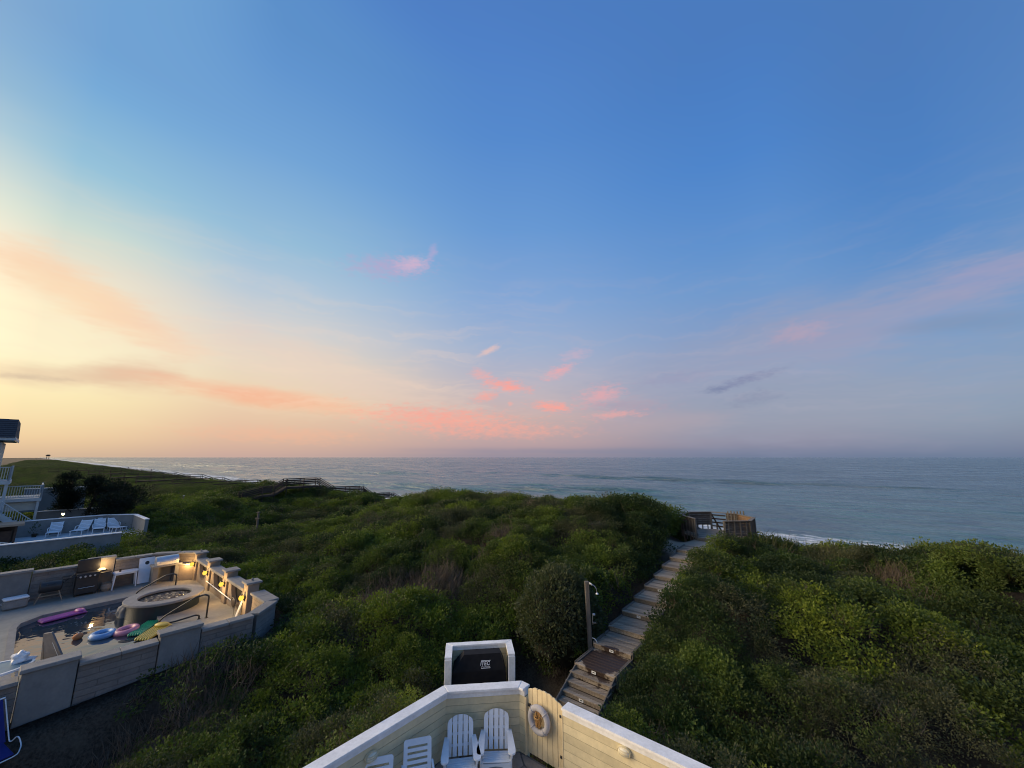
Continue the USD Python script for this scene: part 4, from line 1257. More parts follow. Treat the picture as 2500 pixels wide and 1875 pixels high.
sh.part('foot_tap', tube(rounded_path([pp(.06, -.05, .85), pp(.14, -.10, .84), pp(.20, -.12, .74), pp(.21, -.12, .66)], .06), .012, 8), white_plastic, world=True, smooth=True)

# ------------------------------------------------------------------ the round bush beside the shower
def leafy_bush(name, label, c, R, hgt, mat_, n, L, wid, seed, core=(.012, .014, .008)):
    th = Thing(name, label, 'bush', tuple(c))
    r = np.random.default_rng(seed)
    d = r.normal(size=(n, 3)); d[:, 2] = np.abs(d[:, 2]) * 1.1 - .35; d /= np.linalg.norm(d, axis=1, keepdims=True)
    bumps = .62 + .42 * meshkit.fbm(d * 2.2 + seed, 2, seed) + .42 * meshkit.fbm(d * 6.0 + seed, 3, seed + 3)
    rad = bumps * r.uniform(.80, 1.02, n)
    p = d * rad[:, None] * [R, R, hgt * .62] + [0, 0, hgt * .40]
    ax = d * .7 + r.normal(size=(n, 3)) * .55 + [0, 0, .35]; ax /= np.linalg.norm(ax, axis=1, keepdims=True)
    sd = np.cross(ax, r.normal(size=(n, 3))); sd /= np.linalg.norm(sd, axis=1, keepdims=True)
    l = L * r.uniform(.7, 1.3, n)[:, None]; w = wid * r.uniform(.7, 1.2, n)[:, None]
    nn = np.cross(sd, ax)
    v = np.stack([p, p + ax * l * .5 + sd * w + nn * w * .4, p + ax * l, p + ax * l * .5 - sd * w + nn * w * .4], 1).reshape(-1, 3)
    f = np.arange(n)[:, None] * 4
    f = np.concatenate([f + [0, 1, 2], f + [0, 2, 3]], 0)
    th.part('foliage', (v, f), mat_)
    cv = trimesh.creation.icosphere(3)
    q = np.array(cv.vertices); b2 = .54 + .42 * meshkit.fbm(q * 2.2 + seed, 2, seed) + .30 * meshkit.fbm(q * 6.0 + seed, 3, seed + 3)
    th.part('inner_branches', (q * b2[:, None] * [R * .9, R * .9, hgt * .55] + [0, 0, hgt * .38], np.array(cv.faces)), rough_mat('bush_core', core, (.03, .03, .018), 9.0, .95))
    for k in range(5):
        e = r.normal(size=3) * [R * .35, R * .35, 0] + [0, 0, hgt * .5]
        th.part('stem', tube([(e[0] * .2, e[1] * .2, -.1), e], [.035, .02], 5), post_wood)
    return th


bc = np.array([1.62, 14.75, -.05])
leafy_bush('rounded_bush', 'large rounded grey-green bush left of the shower post', bc, 1.36, 2.45, bush_leaf, 13000, .11, .030, 6)

# ------------------------------------------------------------------ the deck at the top of the boardwalk
OC = np.array(ab(25.85, 5.75)); OR = 1.92; OZ = 2.1
gz = Thing('beach_lookout', 'eight-sided weathered wooden lookout deck at the top of the boardwalk', 'lookout deck', (OC[0], OC[1], 0), COAST_ROT)
VV = [np.array([OR * math.cos(math.radians(22.5 + 45 * k)), OR * math.sin(math.radians(22.5 + 45 * k)), 0]) for k in range(8)]
octp = Polygon([(v[0], v[1]) for v in VV])
rq = np.random.default_rng(9)
x = -1.9
while x < 1.9:
    q = octp.buffer(-.01).intersection(sbox(x + .004, -3, x + .138, 3))
    if not q.is_empty and q.area > .02:
        gz.part('deck_board', prism(q, OZ - .04, OZ + rq.uniform(-.003, .003)), tread_wood)
    x += .142
gz.part('front_step', bx((-1.86, -.02, OZ - .10), (.05, 1.42, .17)), side_wood)
fr = sbox(-.055, -.03, .055, .03).difference(sbox(-.035, -.013, .035, .013))
gz.part('step_light', panel(fr, (-1.892, .05, OZ - .09), (0, -1, 0), (0, 0, 1), .014), light_rim)
for k in range(8):
    v = VV[k]
    gz.part('post', bx((v[0], v[1], OZ + .42), (.11, .11, 1.2 if k not in (3, 4) else 1.22), math.radians(22.5 + 45 * k)), post_wood)
    gz.part('stilt', bx((v[0] * .93, v[1] * .93, OZ - .95), (.12, .12, 1.8)), post_wood)
for k in range(8):
    p, q = VV[k], VV[(k + 1) % 8]
    d = q - p; L = np.linalg.norm(d); u = d / L; out = np.array([u[1], -u[0], 0])
    if k == 3:
        continue                                             # open towards the boardwalk
    lo, hi = .06, L - .06
    if k == 7:                                               # seaward side: solid half and a barred half
        for z in (.18, .40, .62, .84):
            gz.part('gate_bar', bar(p + u * .62 + [0, 0, OZ + z], p + u * (L - .06) + [0, 0, OZ + z], .03, .08), far_wood)
        hi = .60
    for j in range(6):
        z = OZ + .30 + j * .125
        gz.part('wall_board', bar(p + u * lo + [0, 0, z], p + u * hi + [0, 0, z + rq.uniform(-.004, .004)], .024, .117), deck_wood if k not in (5, 6) else warm_wood)
    for j in range(4 if k != 7 else 2):
        s = lo + (hi - lo) * (j + .5) / (4 if k != 7 else 2)
        gz.part('batten', bar(p + u * s + out * .03 + [0, 0, OZ - .25], p + u * s + out * .03 + [0, 0, OZ + .98], .07, .03, out), post_wood)
    a0, a1 = p * 1.0, q * 1.0
    gz.part('cap_rail', bar(a0 + [0, 0, OZ + 1.01], a1 + [0, 0, OZ + 1.01], .19, .036), side_wood)
for k in (1, 2):                                             # bench along the left side
    p, q = VV[k] * .97, VV[k + 1] * .97
    u = (q - p) / np.linalg.norm(q - p); inn = np.array([-u[1], u[0], 0])
    for j in range(3):
        s = .08 + j * .13
        gz.part('bench_slat', bar(p + u * (.05 + s * .42) + inn * s + [0, 0, OZ + .42], q - u * (.05 + s * .42) + inn * s + [0, 0, OZ + .42], .115, .03), deck_wood)
    for s in (.35, .65):
        c = p + (q - p) * s
        gz.part('bench_leg', bar(c + inn * .34 + [0, 0, OZ], c + inn * .22 + [0, 0, OZ + .40], .07, .05), deck_wood)
for j in range(6):                                           # tall pickets left standing at the seaward corner
    p = VV[7] * .93 + (VV[0] - VV[7]) * .0 + np.array([.0, -.06, 0]) + np.array([-.22, .13, 0]) * (j - 2.2)
    gz.part('picket', bx((p[0] + .10, p[1], OZ + .62 + rq.uniform(-.03, .03)), (.025, .085, 1.15), math.radians(-30)), post_wood)
bs = Thing('beach_stairs', 'wooden stairs going down to the beach behind the lookout deck', 'stairs', (*ab(27.7, 5.9)[:2], 0), COAST_ROT)
for j in range(20):
    bs.part('step', bx((.15 + j * .29, 0, OZ - .1 - j * .17), (.28, 1.1, .04)), tread_wood)
for sgn in (-1, 1):
    bs.part('stringer', bar((0, sgn * .57, OZ - .2), (5.9, sgn * .57, OZ - 3.6), .05, .24), side_wood)
    bs.part('handrail', bar((0, sgn * .57, OZ + .9), (5.9, sgn * .57, OZ - 2.5), .09, .04), side_wood)
    for j in range(5):
        bs.part('post', bx((.1 + j * 1.4, sgn * .62, OZ + .15 - j * .82), (.09, .09, 1.7)), post_wood)

# ------------------------------------------------------------------ railed walkways over the far dunes
def walkway(label, b, prof, w=1.25, rails=2, post_step=1.9, group=None, half_rails=True):
    """prof: (distance seaward, deck height) points; a plank deck with posts and rails on both sides."""
    prof = [np.array(q, float) for q in prof]
    o = ab(prof[0][0], b)
    T = Thing('dune_walkway', label, 'walkway', (o[0], o[1], 0), COAST_ROT, group)
    L = lambda q, y, z: np.array([q[0] - prof[0][0], y, q[1] + z])
    for p, q in zip(prof, prof[1:]):
        n = q - p; ln = np.hypot(*n)
        T.part('deck', bar(L(p, 0, -.02), L(q, 0, -.02), w, .05), far_wood)
        for sgn in (-1, 1):
            T.part('joist', bar(L(p, sgn * w / 2, -.14), L(q, sgn * w / 2, -.14), .05, .22), far_wood)
            T.part('handrail', bar(L(p, sgn * w / 2, 1.08), L(q, sgn * w / 2, 1.08), .13, .07), far_wood)
            for j in range(rails):
                z = 1.08 - (j + 1) * .95 / (rails + 1)
                T.part('rail', bar(L(p, sgn * (w / 2 - .03), z), L(q, sgn * (w / 2 - .03), z), .035, .12), far_wood)
            m = max(1, round(ln / post_step))
            for j in range(m + (1 if q is prof[-1] else 0)):
                c = p + n * j / m
                T.part('post', bx(tuple(L(c, sgn * (w / 2 + .05), -.1)), (.10, .10, 2.45)), far_wood)
    return T


walkway('long brown walkway with four-bar railings stepping down to the sea on the middle dune', 60,
        [(17.5, 1.0), (19.8, 1.5), (21.2, 1.55), (22.7, 2.42), (27.2, 2.42), (29.6, .95), (34.3, .80), (36.2, -.45), (40.0, -.60), (42.6, -1.9), (45.5, -2.0)], rails=3)
for b, lab, prof in [(88, 'low walkway railing just left of the stepped brown walkway', [(13, 1.0), (28.5, 1.05), (31.5, -.4)]),
                     (115, 'short walkway railing second behind the stepped brown walkway', [(20, .55), (29.5, .6), (32, -.5)]),
                     (130, 'walkway railing on the crest third behind the stepped brown walkway', [(16, .95), (28.5, 1.0), (33, -.8)]),
                     (158, 'walkway railing on the crest fourth behind the stepped brown walkway', [(14, .95), (28, 1.0), (33, -.9)]),
                     (198, 'walkway railing near the far left crest, second from the house', [(12, 1.0), (28, 1.05), (34, -.9)]),
                     (256, 'farthest walkway railing on the crest, nearest the house on the left', [(4, .9), (28, .95), (34, -.9)])]:
    walkway(lab, b, prof, w=1.4, rails=1, post_step=2.6, group='far walkways to the beach')

# poles in the dunes
p = aty(623, 1316, 30)
t = Thing('dune_pole', 'grey weathered pole standing in the hollow behind the near dune', 'pole', (p[0], p[1], p[2] - .5))
t.part('pole', tube([(0, 0, 0), (.03, 0, 1.2), (.02, 0, 2.35)], [.085, .08, .07], 10), post_wood, smooth=30)
t.part('bracket', bx((.02, -.08, 1.95), (.30, .03, .10)), post_wood)
t.part('cap_block', bx((.02, 0, 2.38), (.2, .2, .06)), post_wood)
p = aty(445, 1232, 47)
t = Thing('dune_pole', 'thin pale stake on the far slope left of the grey pole', 'pole', (p[0], p[1], p[2] - .5))
t.part('pole', tube([(0, 0, 0), (.02, 0, 1.5)], .05, 8), post_wood)
t.part('cap_block', bx((.02, 0, 1.5), (.14, .14, .08)), trim_grey)
p = aty(852, 1276, 37)
t = Thing('driftwood_board', 'bleached white board lying in the hollow between the dunes', 'board', (p[0], p[1], p[2] + .15), .35)
t.part('board', bar((-.55, 0, 0), (.55, .1, .22), .16, .05), white_paint)
t.part('cleat', bar((-.5, -.12, .03), (-.5, .16, .03), .07, .05), trim_grey)

# ------------------------------------------------------------------ the neighbour's pool court (x seaward, y along the coast, from a corner)
B0 = 15.75
CO = ab(0, B0)


def court(name, label, cat_, x, y, z, rz=0.0, group=None):
    o = ab(x, B0 + y)
    return Thing(name, label, cat_, (o[0], o[1], z), COAST_ROT + rz, group)


PZ = POOL_Z
dk = UsdGeom.Xform.Define(stage, '/World/pool_deck'); dk.AddTranslateOp().Set(tuple(CO)); dk.AddRotateZOp().Set(math.degrees(COAST_ROT)); tag(dk.GetPrim(), kind='structure')
pool = Polygon([(-6, 1.2), (3.95, 1.2), (3.95, 9.55), (1.0, 9.35), (.55, 8.9), (.42, 8.4), (.42, 4.0), (-6, 4.0)])
pool = Polygon([(.42, 1.1), (3.95, 1.1), (3.95, 9.6), (1.05, 9.4), (.50, 8.8), (.42, 8.3)])
deckp = sbox(-8, .12, 6.4, 12.4).intersection(Polygon([(-8, .1), (5.4, .1), (6.4, .95), (6.4, 10.2), (4.7, 12.4), (-8, 12.4)]))
child('/World/pool_deck', 'paving', prism(deckp.difference(pool.buffer(.16)), PZ - .3, PZ), pale_deck)
child('/World/pool_deck', 'coping', prism(pool.buffer(.16, join_style=2).difference(pool.buffer(-.02)), PZ - .28, PZ + .025, 0), cap_stone)
child('/World/pool_deck', 'basin_wall', prism(pool.buffer(.10).difference(pool.buffer(.0)), PZ - 1.4, PZ - .281), grey_tile)
child('/World/pool_deck', 'basin_floor', prism(pool.buffer(.1), PZ - 1.6, PZ - 1.45), rough_mat('pool_floor', (.02, .028, .035), (.03, .04, .05), 2.0, .7))
g = Graph()
pos = g('geometry', 'position')
n1 = g('noise_texture', 'fac', vector=pos, scale=1.6, detail=2.0, roughness=.5)
bmp = g('bump', 'normal', height=n1, strength=.16, distance=.10)
still = g.make('/World/Looks/still_water', surface=g('principled_bsdf', 'BSDF', base_color=(.010, .016, .022), roughness=.03, ior=1.75, normal=bmp))
wt = single('pool_water', (np.array(prism(pool.buffer(-.0), PZ - .3, PZ - .13)[0]), prism(pool, PZ - .3, PZ - .13)[1]), still, kind='structure')
UsdGeom.Xformable(wt).AddTranslateOp().Set(tuple(CO)); UsdGeom.Xformable(wt).AddRotateZOp().Set(math.degrees(COAST_ROT))

cw = court('pool_wall', 'stone and stucco wall with four lit piers enclosing the neighbouring pool court', 'wall', 0, 0, 0)
rw = np.random.default_rng(12)


def block_run(T, p, q, z0, z1, thick, mat_, bl=.80, bh=.15, cap=.40, capm=None, core=None):
    """Courses of blocks with recessed joints around a core, and coping stones."""
    p, q = np.asarray(p, float), np.asarray(q, float)
    d = q - p; L = np.linalg.norm(d); u = d / L; rz = math.atan2(u[1], u[0])
    c = (p + q) / 2
    T.part('core', bx((c[0], c[1], (z0 + z1) / 2), (L, thick - .03, z1 - z0), rz, 0), core or grout)
    nr = max(1, round((z1 - z0) / bh)); h = (z1 - z0) / nr
    for r in range(nr):
        x = -(r % 2) * bl / 2
        while x < L - .02:
            a0, a1 = max(0, x), min(L, x + bl)
            if a1 - a0 > .05:
                m = p + u * (a0 + a1) / 2
                T.part('block', bx((m[0], m[1], z0 + (r + .5) * h), (a1 - a0 - .004, thick + rw.uniform(-.006, .006), h - .007), rz, .006), mat_)
            x += bl
    n = max(1, round(L / .9))
    for j in range(n):
        m = p + d * (j + .5) / n
        T.part('coping_stone', bx((m[0], m[1], z1 + .04), (L / n - .006, cap, .085), rz), capm or cap_stone)


def stucco_block(T, p, q, z0, z1, thick, mat_, cap=.44):
    p, q = np.asarray(p, float), np.asarray(q, float)
    d = q - p; L = np.linalg.norm(d); rz = math.atan2(d[1], d[0]); c = (p + q) / 2
    T.part('pier', bx((c[0], c[1], (z0 + z1) / 2), (L, thick, z1 - z0), rz, .012), mat_)
    T.part('coping_stone', bx((c[0], c[1], z1 + .045), (L + .08, cap, .09), rz), cap_stone)


zb = -.1
block_run(cw, (-3.0, 0), (.50, 0), zb, 1.20, .28, block_stone)
stucco_block(cw, (.52, 0), (1.44, 0), zb, 1.42, .36, stucco)
block_run(cw, (1.46, 0), (3.00, 0), zb, 1.24, .28, block_stone)
stucco_block(cw, (3.02, 0), (3.96, 0), zb, 1.42, .36, stucco)
block_run(cw, (3.98, 0), (5.38, 0), zb, 1.24, .28, block_stone)
block_run(cw, (5.42, .06), (6.28, .86), zb, 1.24, .28, stucco)
block_run(cw, (6.30, .95), (6.30, 2.45), zb, 1.24, .30, stucco_warm, cap=.50)
PB = [2.88, 5.50, 8.12, 10.55]
for k, y in enumerate(PB):
    cw.part('lamp_pier', bx((6.22, y, .74), (.40, .46, 1.64), 0, .015), stucco_warm)
    cw.part('pier_cap', bx((6.22, y, 1.60), (.56, .62, .08), 0, .02), cap_stone)
    m = lathe([(.0, 1.745), (.03, 1.735), (.045, 1.70), (.03, 1.67), (.06, 1.642), (0, 1.642)], 12, (6.22, y, 0))
    if k in (0, 3):
        cw.part('finial', m, cap_stone, smooth=30)
for y0, y1 in zip(PB, PB[1:]):
    a0, a1 = y0 + .27, y1 - .27
    mid, hw = (a0 + a1) / 2, (a1 - a0) / 2 * .66
    ang = np.linspace(math.pi, 2 * math.pi, 18)
    hole = Polygon([(mid + hw * math.cos(t_), 1.24 + .74 * math.sin(t_)) for t_ in ang])
    wall = sbox(a0, -.1, a1, 1.24).difference(hole)
    cw.part('scalloped_panel', panel(wall, (6.22, 0, 0), (0, 1, 0), (0, 0, 1), .24), stucco_warm)
    cw.part('dark_screen', bx((6.27, mid, .88), (.03, 2 * hw + .06, .76), 0, 0), black_cloth)
    cw.part('coping_stone', bx((6.22, mid, 1.30), (.46, a1 - a0 - .01, .12), 0, .015), cap_stone)
block_run(cw, (6.20, 10.85), (5.55, 11.55), zb, 1.52, .28, block_stone)
block_run(cw, (5.53, 11.6), (4.62, 12.22), zb, 1.52, .28, block_stone)
block_run(cw, (4.60, 12.25), (3.20, 12.25), zb, 1.50, .28, block_stone)
stucco_block(cw, (3.18, 12.25), (2.30, 12.25), zb, 1.66, .36, stucco_warm)
block_run(cw, (2.28, 12.25), (.62, 12.25), zb, 1.46, .28, block_stone)
stucco_block(cw, (.60, 12.25), (-.35, 12.25), zb, 1.56, .36, stucco)
block_run(cw, (-.37, 12.25), (-3.5, 12.25), zb, 1.46, .28, block_stone)

lamp_glow = glow('lamp_glow', (1.0, .55, .075), 0.20)
flood_glow = glow('flood_glow', (1.0, .68, .26), 0.45)


def point_light(path, p, r, inten, color):
    L = UsdLux.SphereLight.Define(stage, path)
    L.CreateRadiusAttr(r); L.CreateIntensityAttr(inten); L.CreateColorAttr(color); L.CreateNormalizeAttr(True)
    L.AddTranslateOp().Set(tuple(map(float, p)))


where = ['nearest the house', 'second from the house', 'third from the house', 'farthest from the house']
for k, y in enumerate(PB):
    L = court('pier_lamp', f'lit amber globe lamp on the scalloped pool wall, {["nearest us", "second nearest us", "second from the far corner", "at the far corner"][k]}', 'lamp', 6.0, y, 1.06, group='globe lamps on the pool wall piers')
    L.part('back_plate', bx((0, 0, 0), (.02, .13, .20), 0, .006), black_metal)
    L.part('arm', tube([(-.01, 0, -.04), (-.09, 0, -.06)], .014, 8), black_metal)
    L.part('globe', ellipsoid((-.10, 0, .02), (.088, .088, .10), 2), lamp_glow, smooth=True)
    L.part('cap', lathe([(.06, .115), (.04, .14), (0, .15), (0, .115)], 12, (-.10, 0, 0)), black_metal)
    point_light(L.path + '/bulb', (-.33, 0, .03), .03, 1.4, (1.0, .58, .20))
fl = court('flood_lamp', 'bright warm lamp on the raised block of the back pool wall', 'lamp', 2.75, 12.07, 1.20)
fl.part('bracket', bx((0, -.02, 0), (.10, .05, .12)), black_metal)
fl.part('bowl', lathe([(.02, -.10), (.10, -.06), (.17, .02), (.185, .05), (.16, .045), (.02, -.06)], 16, (0, -.17, 0)), cap_stone, smooth=30)
fl.part('bulb', ellipsoid((0, -.17, .04), (.14, .12, .08)), flood_glow, smooth=True)
point_light(fl.path + '/light', (0, -.30, .28), .05, .75, (1.0, .66, .30))

# the raised spa
sp_ = court('raised_spa', 'round raised stone-rimmed spa half set into the pool', 'spa', 4.30, 6.75, 0)
sp_.part('tiled_side', lathe([(1.16, PZ - 1.0), (1.16, PZ + .42), (1.0, PZ + .42), (1.0, PZ - .2)], 48), grey_tile, smooth=30)
sp_.part('coping', lathe([(.88, PZ + .42), (1.27, PZ + .42), (1.30, PZ + .44), (1.30, PZ + .50), (1.28, PZ + .52), (.88, PZ + .52), (.86, PZ + .50), (.86, PZ + .44), (.88, PZ + .42)], 56), cap_stone, smooth=30)
g = Graph()
pos = g('geometry', 'position')
n1 = g('voronoi_texture', 'distance', vector=pos, scale=5.5)
n2 = g('noise_texture', 'fac', vector=pos, scale=6.0, detail=4.0)
col = g('mix', 'color', mix_type='mix', fac=n2, color1=(.05, .034, .024), color2=(.15, .11, .08))
foamy = g.make('/World/Looks/bubbling_water', surface=g('principled_bsdf', 'BSDF', base_color=col, roughness=.15, ior=1.4, normal=g('bump', 'normal', height=g.math('add', n1, n2), strength=.9, distance=.12)))
sp_.part('bubbling_water', lathe([(0, PZ + .40), (.45, PZ + .405), (.87, PZ + .40)], 40), foamy, smooth=True)


def pool_rail(label, x, y, rz):
    R = court('pool_handrail', label, 'handrail', x, y, PZ, rz, 'black handrails by the spa')
    pts = [(.75, 0, -.05), (.75, 0, .80), (.62, 0, .86), (.30, 0, .80), (-.55, 0, .28), (-.68, 0, .14), (-.60, 0, .02), (-.2, 0, .05), (.42, 0, .16), (.52, 0, .12), (.52, 0, -.05)]
    R.part('rail', tube(rounded_path(pts, .09, 5), .030, 8), black_metal, smooth=True)
    for xx in (.75, .52):
        R.part('foot_plate', lathe([(0, .0), (.055, .0), (.05, .02), (0, .025)], 14, (xx, 0, 0)), black_metal)
    return R


pool_rail('black handrail behind the round spa', 4.33, 9.05, -.55)
pool_rail('black handrail in front of the round spa', 4.45, 4.35, -.35)

# floats in the pool
WZ = PZ - .13
fb = rough_mat('float_blue', (.10, .24, .48), (.14, .30, .55), 3.0, .35, 0, 9, .5)
fp = rough_mat('float_pink', (.42, .16, .24), (.50, .22, .30), 3.0, .35, 0, 9, .5)
fm = rough_mat('float_magenta', (.30, .05, .22), (.38, .08, .28), 3.0, .4, 0, 9, .5)
fg = rough_mat('float_green', (.0, .20, .10), (.01, .27, .14), 3.0, .4, 0, 9, .5)
fy = rough_mat('float_yellow', (.46, .33, .05), (.55, .41, .08), 3.0, .4, 0, 9, .5)
fo = rough_mat('float_orange', (.35, .13, .05), (.45, .18, .07), 8.0, .6)


def ring_float(label, x, y, mat_, tilt):
    R = court('ring_float', label, 'pool float', x, y, WZ, 0, 'inflatable rings in the pool')
    v, f = torus((0, 0, .07), .265, .098, None, 40, 16)
    v = v + np.stack([v[:, 0] * 0, v[:, 1] * 0, v[:, 0] * tilt], 1)
    R.part('ring', (v, f), mat_, smooth=True)
    R.part('valve', lathe([(0, .03), (.018, .03), (.018, 0), (0, 0)], 8, (.265, 0, .165)), white_plastic)
    R.part('seam', torus((0, 0, .07), .363, .005, None, 40, 5), mat_)


ring_float('blue inflatable ring floating left of the pink ring', 2.43, 5.35, fb, .02)
ring_float('pink inflatable ring resting between the blue ring and green mat', 3.02, 5.15, fp, .10)


def mat_float(name, label, x, y, rz, L, W, mat_, tilt=0.0, pillow=True):
    M = court(name, label, 'pool float', x, y, WZ, rz)
    n = 6
    for k in range(n):
        yy = (k - (n - 1) / 2) * W / n
        M.part('air_tube', tube([(-L / 2, yy, .03), (-L / 2 + .05, yy, .06), (L / 2 - .05, yy, .06 + tilt), (L / 2, yy, .03 + tilt)], [.02, W / n * .56, W / n * .56, .02], 10), mat_, smooth=True)
    if pillow:
        M.part('pillow', ellipsoid((L / 2 - .16, 0, .12 + tilt), (.15, W / 2 * .95, .07)), mat_, smooth=True)


mat_float('green_mat_float', 'long green air mat floating against the spa wall', 3.50, 5.0, 1.0, 1.3, .42, fg, .0, False)
mat_float('yellow_raft', 'puffy yellow raft partly hidden by the front wall', 3.62, 4.10, .75, 1.0, .52, fy, .10)
mat_float('magenta_float', 'flat magenta float lying by the far edge of the pool', 1.60, 9.0, .25, 1.25, .48, fm)
M = court('beach_ball', 'small orange brown ball floating left of the blue ring', 'ball', 1.85, 5.75, WZ)
M.part('ball', ellipsoid((0, 0, .08), (.14, .12, .11)), fo, smooth=True)
M.part('valve', lathe([(0, .02), (.02, .02), (.02, 0), (0, 0)], 8, (0, 0, .18)), white_plastic)
M = court('waterfall_rock', 'pale rounded rock at the left foot of the spa', 'rock', 3.15, 7.25, WZ)
M.part('rock', ellipsoid((0, 0, .16), (.20, .26, .34), 3, .25, 4), cap_stone, smooth=True)

# things round the pool
T = court('patio_table', 'white rounded patio table against the back pool wall', 'table', 3.58, 11.72, PZ)
top = sbox(-.46, -.28, .46, .28).buffer(-.2).buffer(.2)
T.part('tabletop', prism(top, .70, .74, .01), white_plastic)
T.part('apron', prism(top.buffer(-.04).difference(top.buffer(-.07)), .63, .70), white_plastic)
for sx_ in (-1, 1):
    for sy in (-1, 1):
        T.part('leg', tube([(sx_ * .36, sy * .19, .70), (sx_ * .41, sy * .24, 0)], [.035, .025], 8), white_plastic)
M = court('tumbler', 'small dark cup standing on the white patio table', 'cup', 3.38, 11.70, PZ + .74)
M.part('cup', lathe([(0, 0), (.035, 0), (.045, .12), (.04, .12), (.03, .01), (0, .01)], 14), dark_brown, smooth=30)
T = court('cornhole_board', 'pale blue white bag-toss board with round hole leaning on the wall', 'game board', 4.37, 11.88, PZ)
bp = sbox(-.30, 0, .30, 1.18).difference(Point(0, .93).buffer(.085))
u2 = np.array([0, .28, 1.0]); u2 /= np.linalg.norm(u2)
T.part('board', panel(bp, (0, -.15, .02), (1, 0, 0), u2, .02), white_plastic)
for s in (-1, 1):
    T.part('side_frame', bar(np.array([s * .285, -.10, .02]), np.array([s * .285, -.10, .02]) + u2 * 1.17, .025, .08, (0, 1, 0)), white_plastic)
T.part('hole_backing', panel(Point(0, .93).buffer(.10), np.array([0, -.13, .02]), (1, 0, 0), u2, .008), black_metal)

bq = court('barbecue_counter', 'stone outdoor kitchen counter with open bay in the far corner of the pool court', 'counter', 5.0, 10.95, PZ)
for nm, c, s in [('stone_leg', (-.42, .32, .40), (.22, .62, .80)), ('stone_leg', (.42, .32, .40), (.22, .62, .80)), ('stone_back', (0, .60, .40), (.62, .08, .80)), ('worktop', (0, .30, .84), (1.16, .74, .08))]:
    bq.part(nm, bx(c, s), stucco if nm != 'worktop' else cap_stone)
bq.part('stone_side', bx((.95, -.02, .36), (.80, .50, .72), -.62), stucco_warm)
bq.part('worktop', bx((.95, -.02, .765), (.88, .58, .08), -.62), cap_stone)
GS = court('steel_grill', 'stainless grill with curved lid set on the stone counter', 'grill', 5.0, 11.25, PZ + .88)
ang = np.linspace(0, math.pi, 9)
hood = Polygon([(.30 * math.cos(t_), .16 + .22 * math.sin(t_)) for t_ in ang] + [(-.30, 0), (.30, 0)])
m = trimesh.creation.extrude_polygon(hood, .86)
v = np.array(m.vertices); v = np.stack([v[:, 2] - .43, v[:, 0], v[:, 1]], 1)
GS.part('hood', (v, np.array(m.faces)[:, ::-1]), steel, smooth=30)
GS.part('handle', tube(rounded_path([(-.3, -.28, .16), (-.3, -.35, .16), (.3, -.35, .16), (.3, -.28, .16)], .03), .014, 8), steel, smooth=True)
GS.part('control_panel', bx((0, -.32, .06), (.84, .03, .10)), steel)

bg = court('black_gas_grill', 'tall black gas grill with raised lid and four steel knobs at the back wall', 'grill', 2.30, 11.70, PZ)
bg.part('cabinet', bx((0, 0, .45), (.72, .55, .72)), black_metal)
bg.part('firebox', bx((0, .02, .88), (.74, .56, .14)), black_metal)
bg.part('raised_lid', bx((0, .24, 1.22), (.74, .10, .56), 0, .03), black_metal)
bg.part('control_panel', bx((0, -.29, .84), (.72, .04, .13)), black_metal)
for k in range(4):
    bg.part('knob', tube([(-.24 + k * .15, -.31, .84), (-.24 + k * .15, -.36, .84)], .036, 12), steel)
bg.part('towel_bar', tube([(-.26, -.33, .36), (.26, -.33, .36)], .012, 8), steel)
for s in (-1, 1):
    bg.part('side_shelf', bx((s * .58, -.02, .86), (.38, .46, .04)), black_metal)
    for q in (-1, 1):
        bg.part('caster', tube([(s * .30, q * .22 - .02, .05), (s * .30, q * .22 + .02, .05)], .05, 10), black_metal)
kg = court('charcoal_grill', 'small black barrel grill on splayed tan legs left of the gas grill', 'grill', 1.22, 11.55, PZ)
m = tube([(-.34, 0, .62), (-.30, 0, .62), (.30, 0, .62), (.34, 0, .62)], [.16, .23, .23, .16], 16)
kg.part('barrel', m, black_metal, smooth=30)
kg.part('lid_handle', tube(rounded_path([(-.12, -.20, .74), (-.12, -.26, .76), (.12, -.26, .76), (.12, -.20, .74)], .03), .012, 6), black_metal)
tan_leg = rough_mat('tan_leg', (.22, .17, .12), (.28, .22, .16), 5.0, .6)
for s in (-1, 1):
    for q in (-1, 1):
        kg.part('leg', tube([(s * .24, q * .10, .45), (s * .40, q * .22, 0)], .018, 8), tan_leg)
kg.part('ash_tray', bx((0, 0, .28), (.62, .26, .03)), tan_leg)
kg.part('side_arm', tube([(.32, 0, .66), (.66, .05, .98)], .018, 8), black_metal)
M = court('cooler', 'pale rounded cooler at the left end of the back wall', 'cooler', .30, 11.45, PZ)
M.part('body', bx((0, 0, .19), (.66, .42, .36), .15, .06), cap_stone)
M.part('lid', bx((0, 0, .41), (.69, .45, .08), .15, .03), white_plastic)
M.part('handle', tube(rounded_path([(-.36, -.05, .30), (-.36, -.05, .22), (.36, .05, .22), (.36, .05, .30)], .05), .014, 6), trim_grey)
M = court('planter_pot', 'round stone pot under the bright wall lamp', 'pot', 2.98, 11.62, PZ)
M.part('pot', lathe([(0, 0), (.13, 0), (.22, .14), (.21, .28), (.16, .34), (.19, .37), (.15, .37), (.12, .30), (0, .28)], 20), stucco_warm, smooth=30)
M.part('soil', lathe([(0, .31), (.13, .31)], 14), dark_brown)
NT = court('pool_net', 'long white pole with dark net resting along the scalloped pool wall', 'pool net', 5.96, 4.2, .60)
NT.part('pole', tube([(0, 0, .10), (0, 3.75, .14)], .018, 8), white_plastic)
NT.part('net_frame', tube(rounded_path([(0, 0, .10), (0, -.12, .25), (0, -.45, .22), (0, -.50, -.05), (0, -.30, -.16), (0, 0, .10)], .1), .014, 6), black_metal)
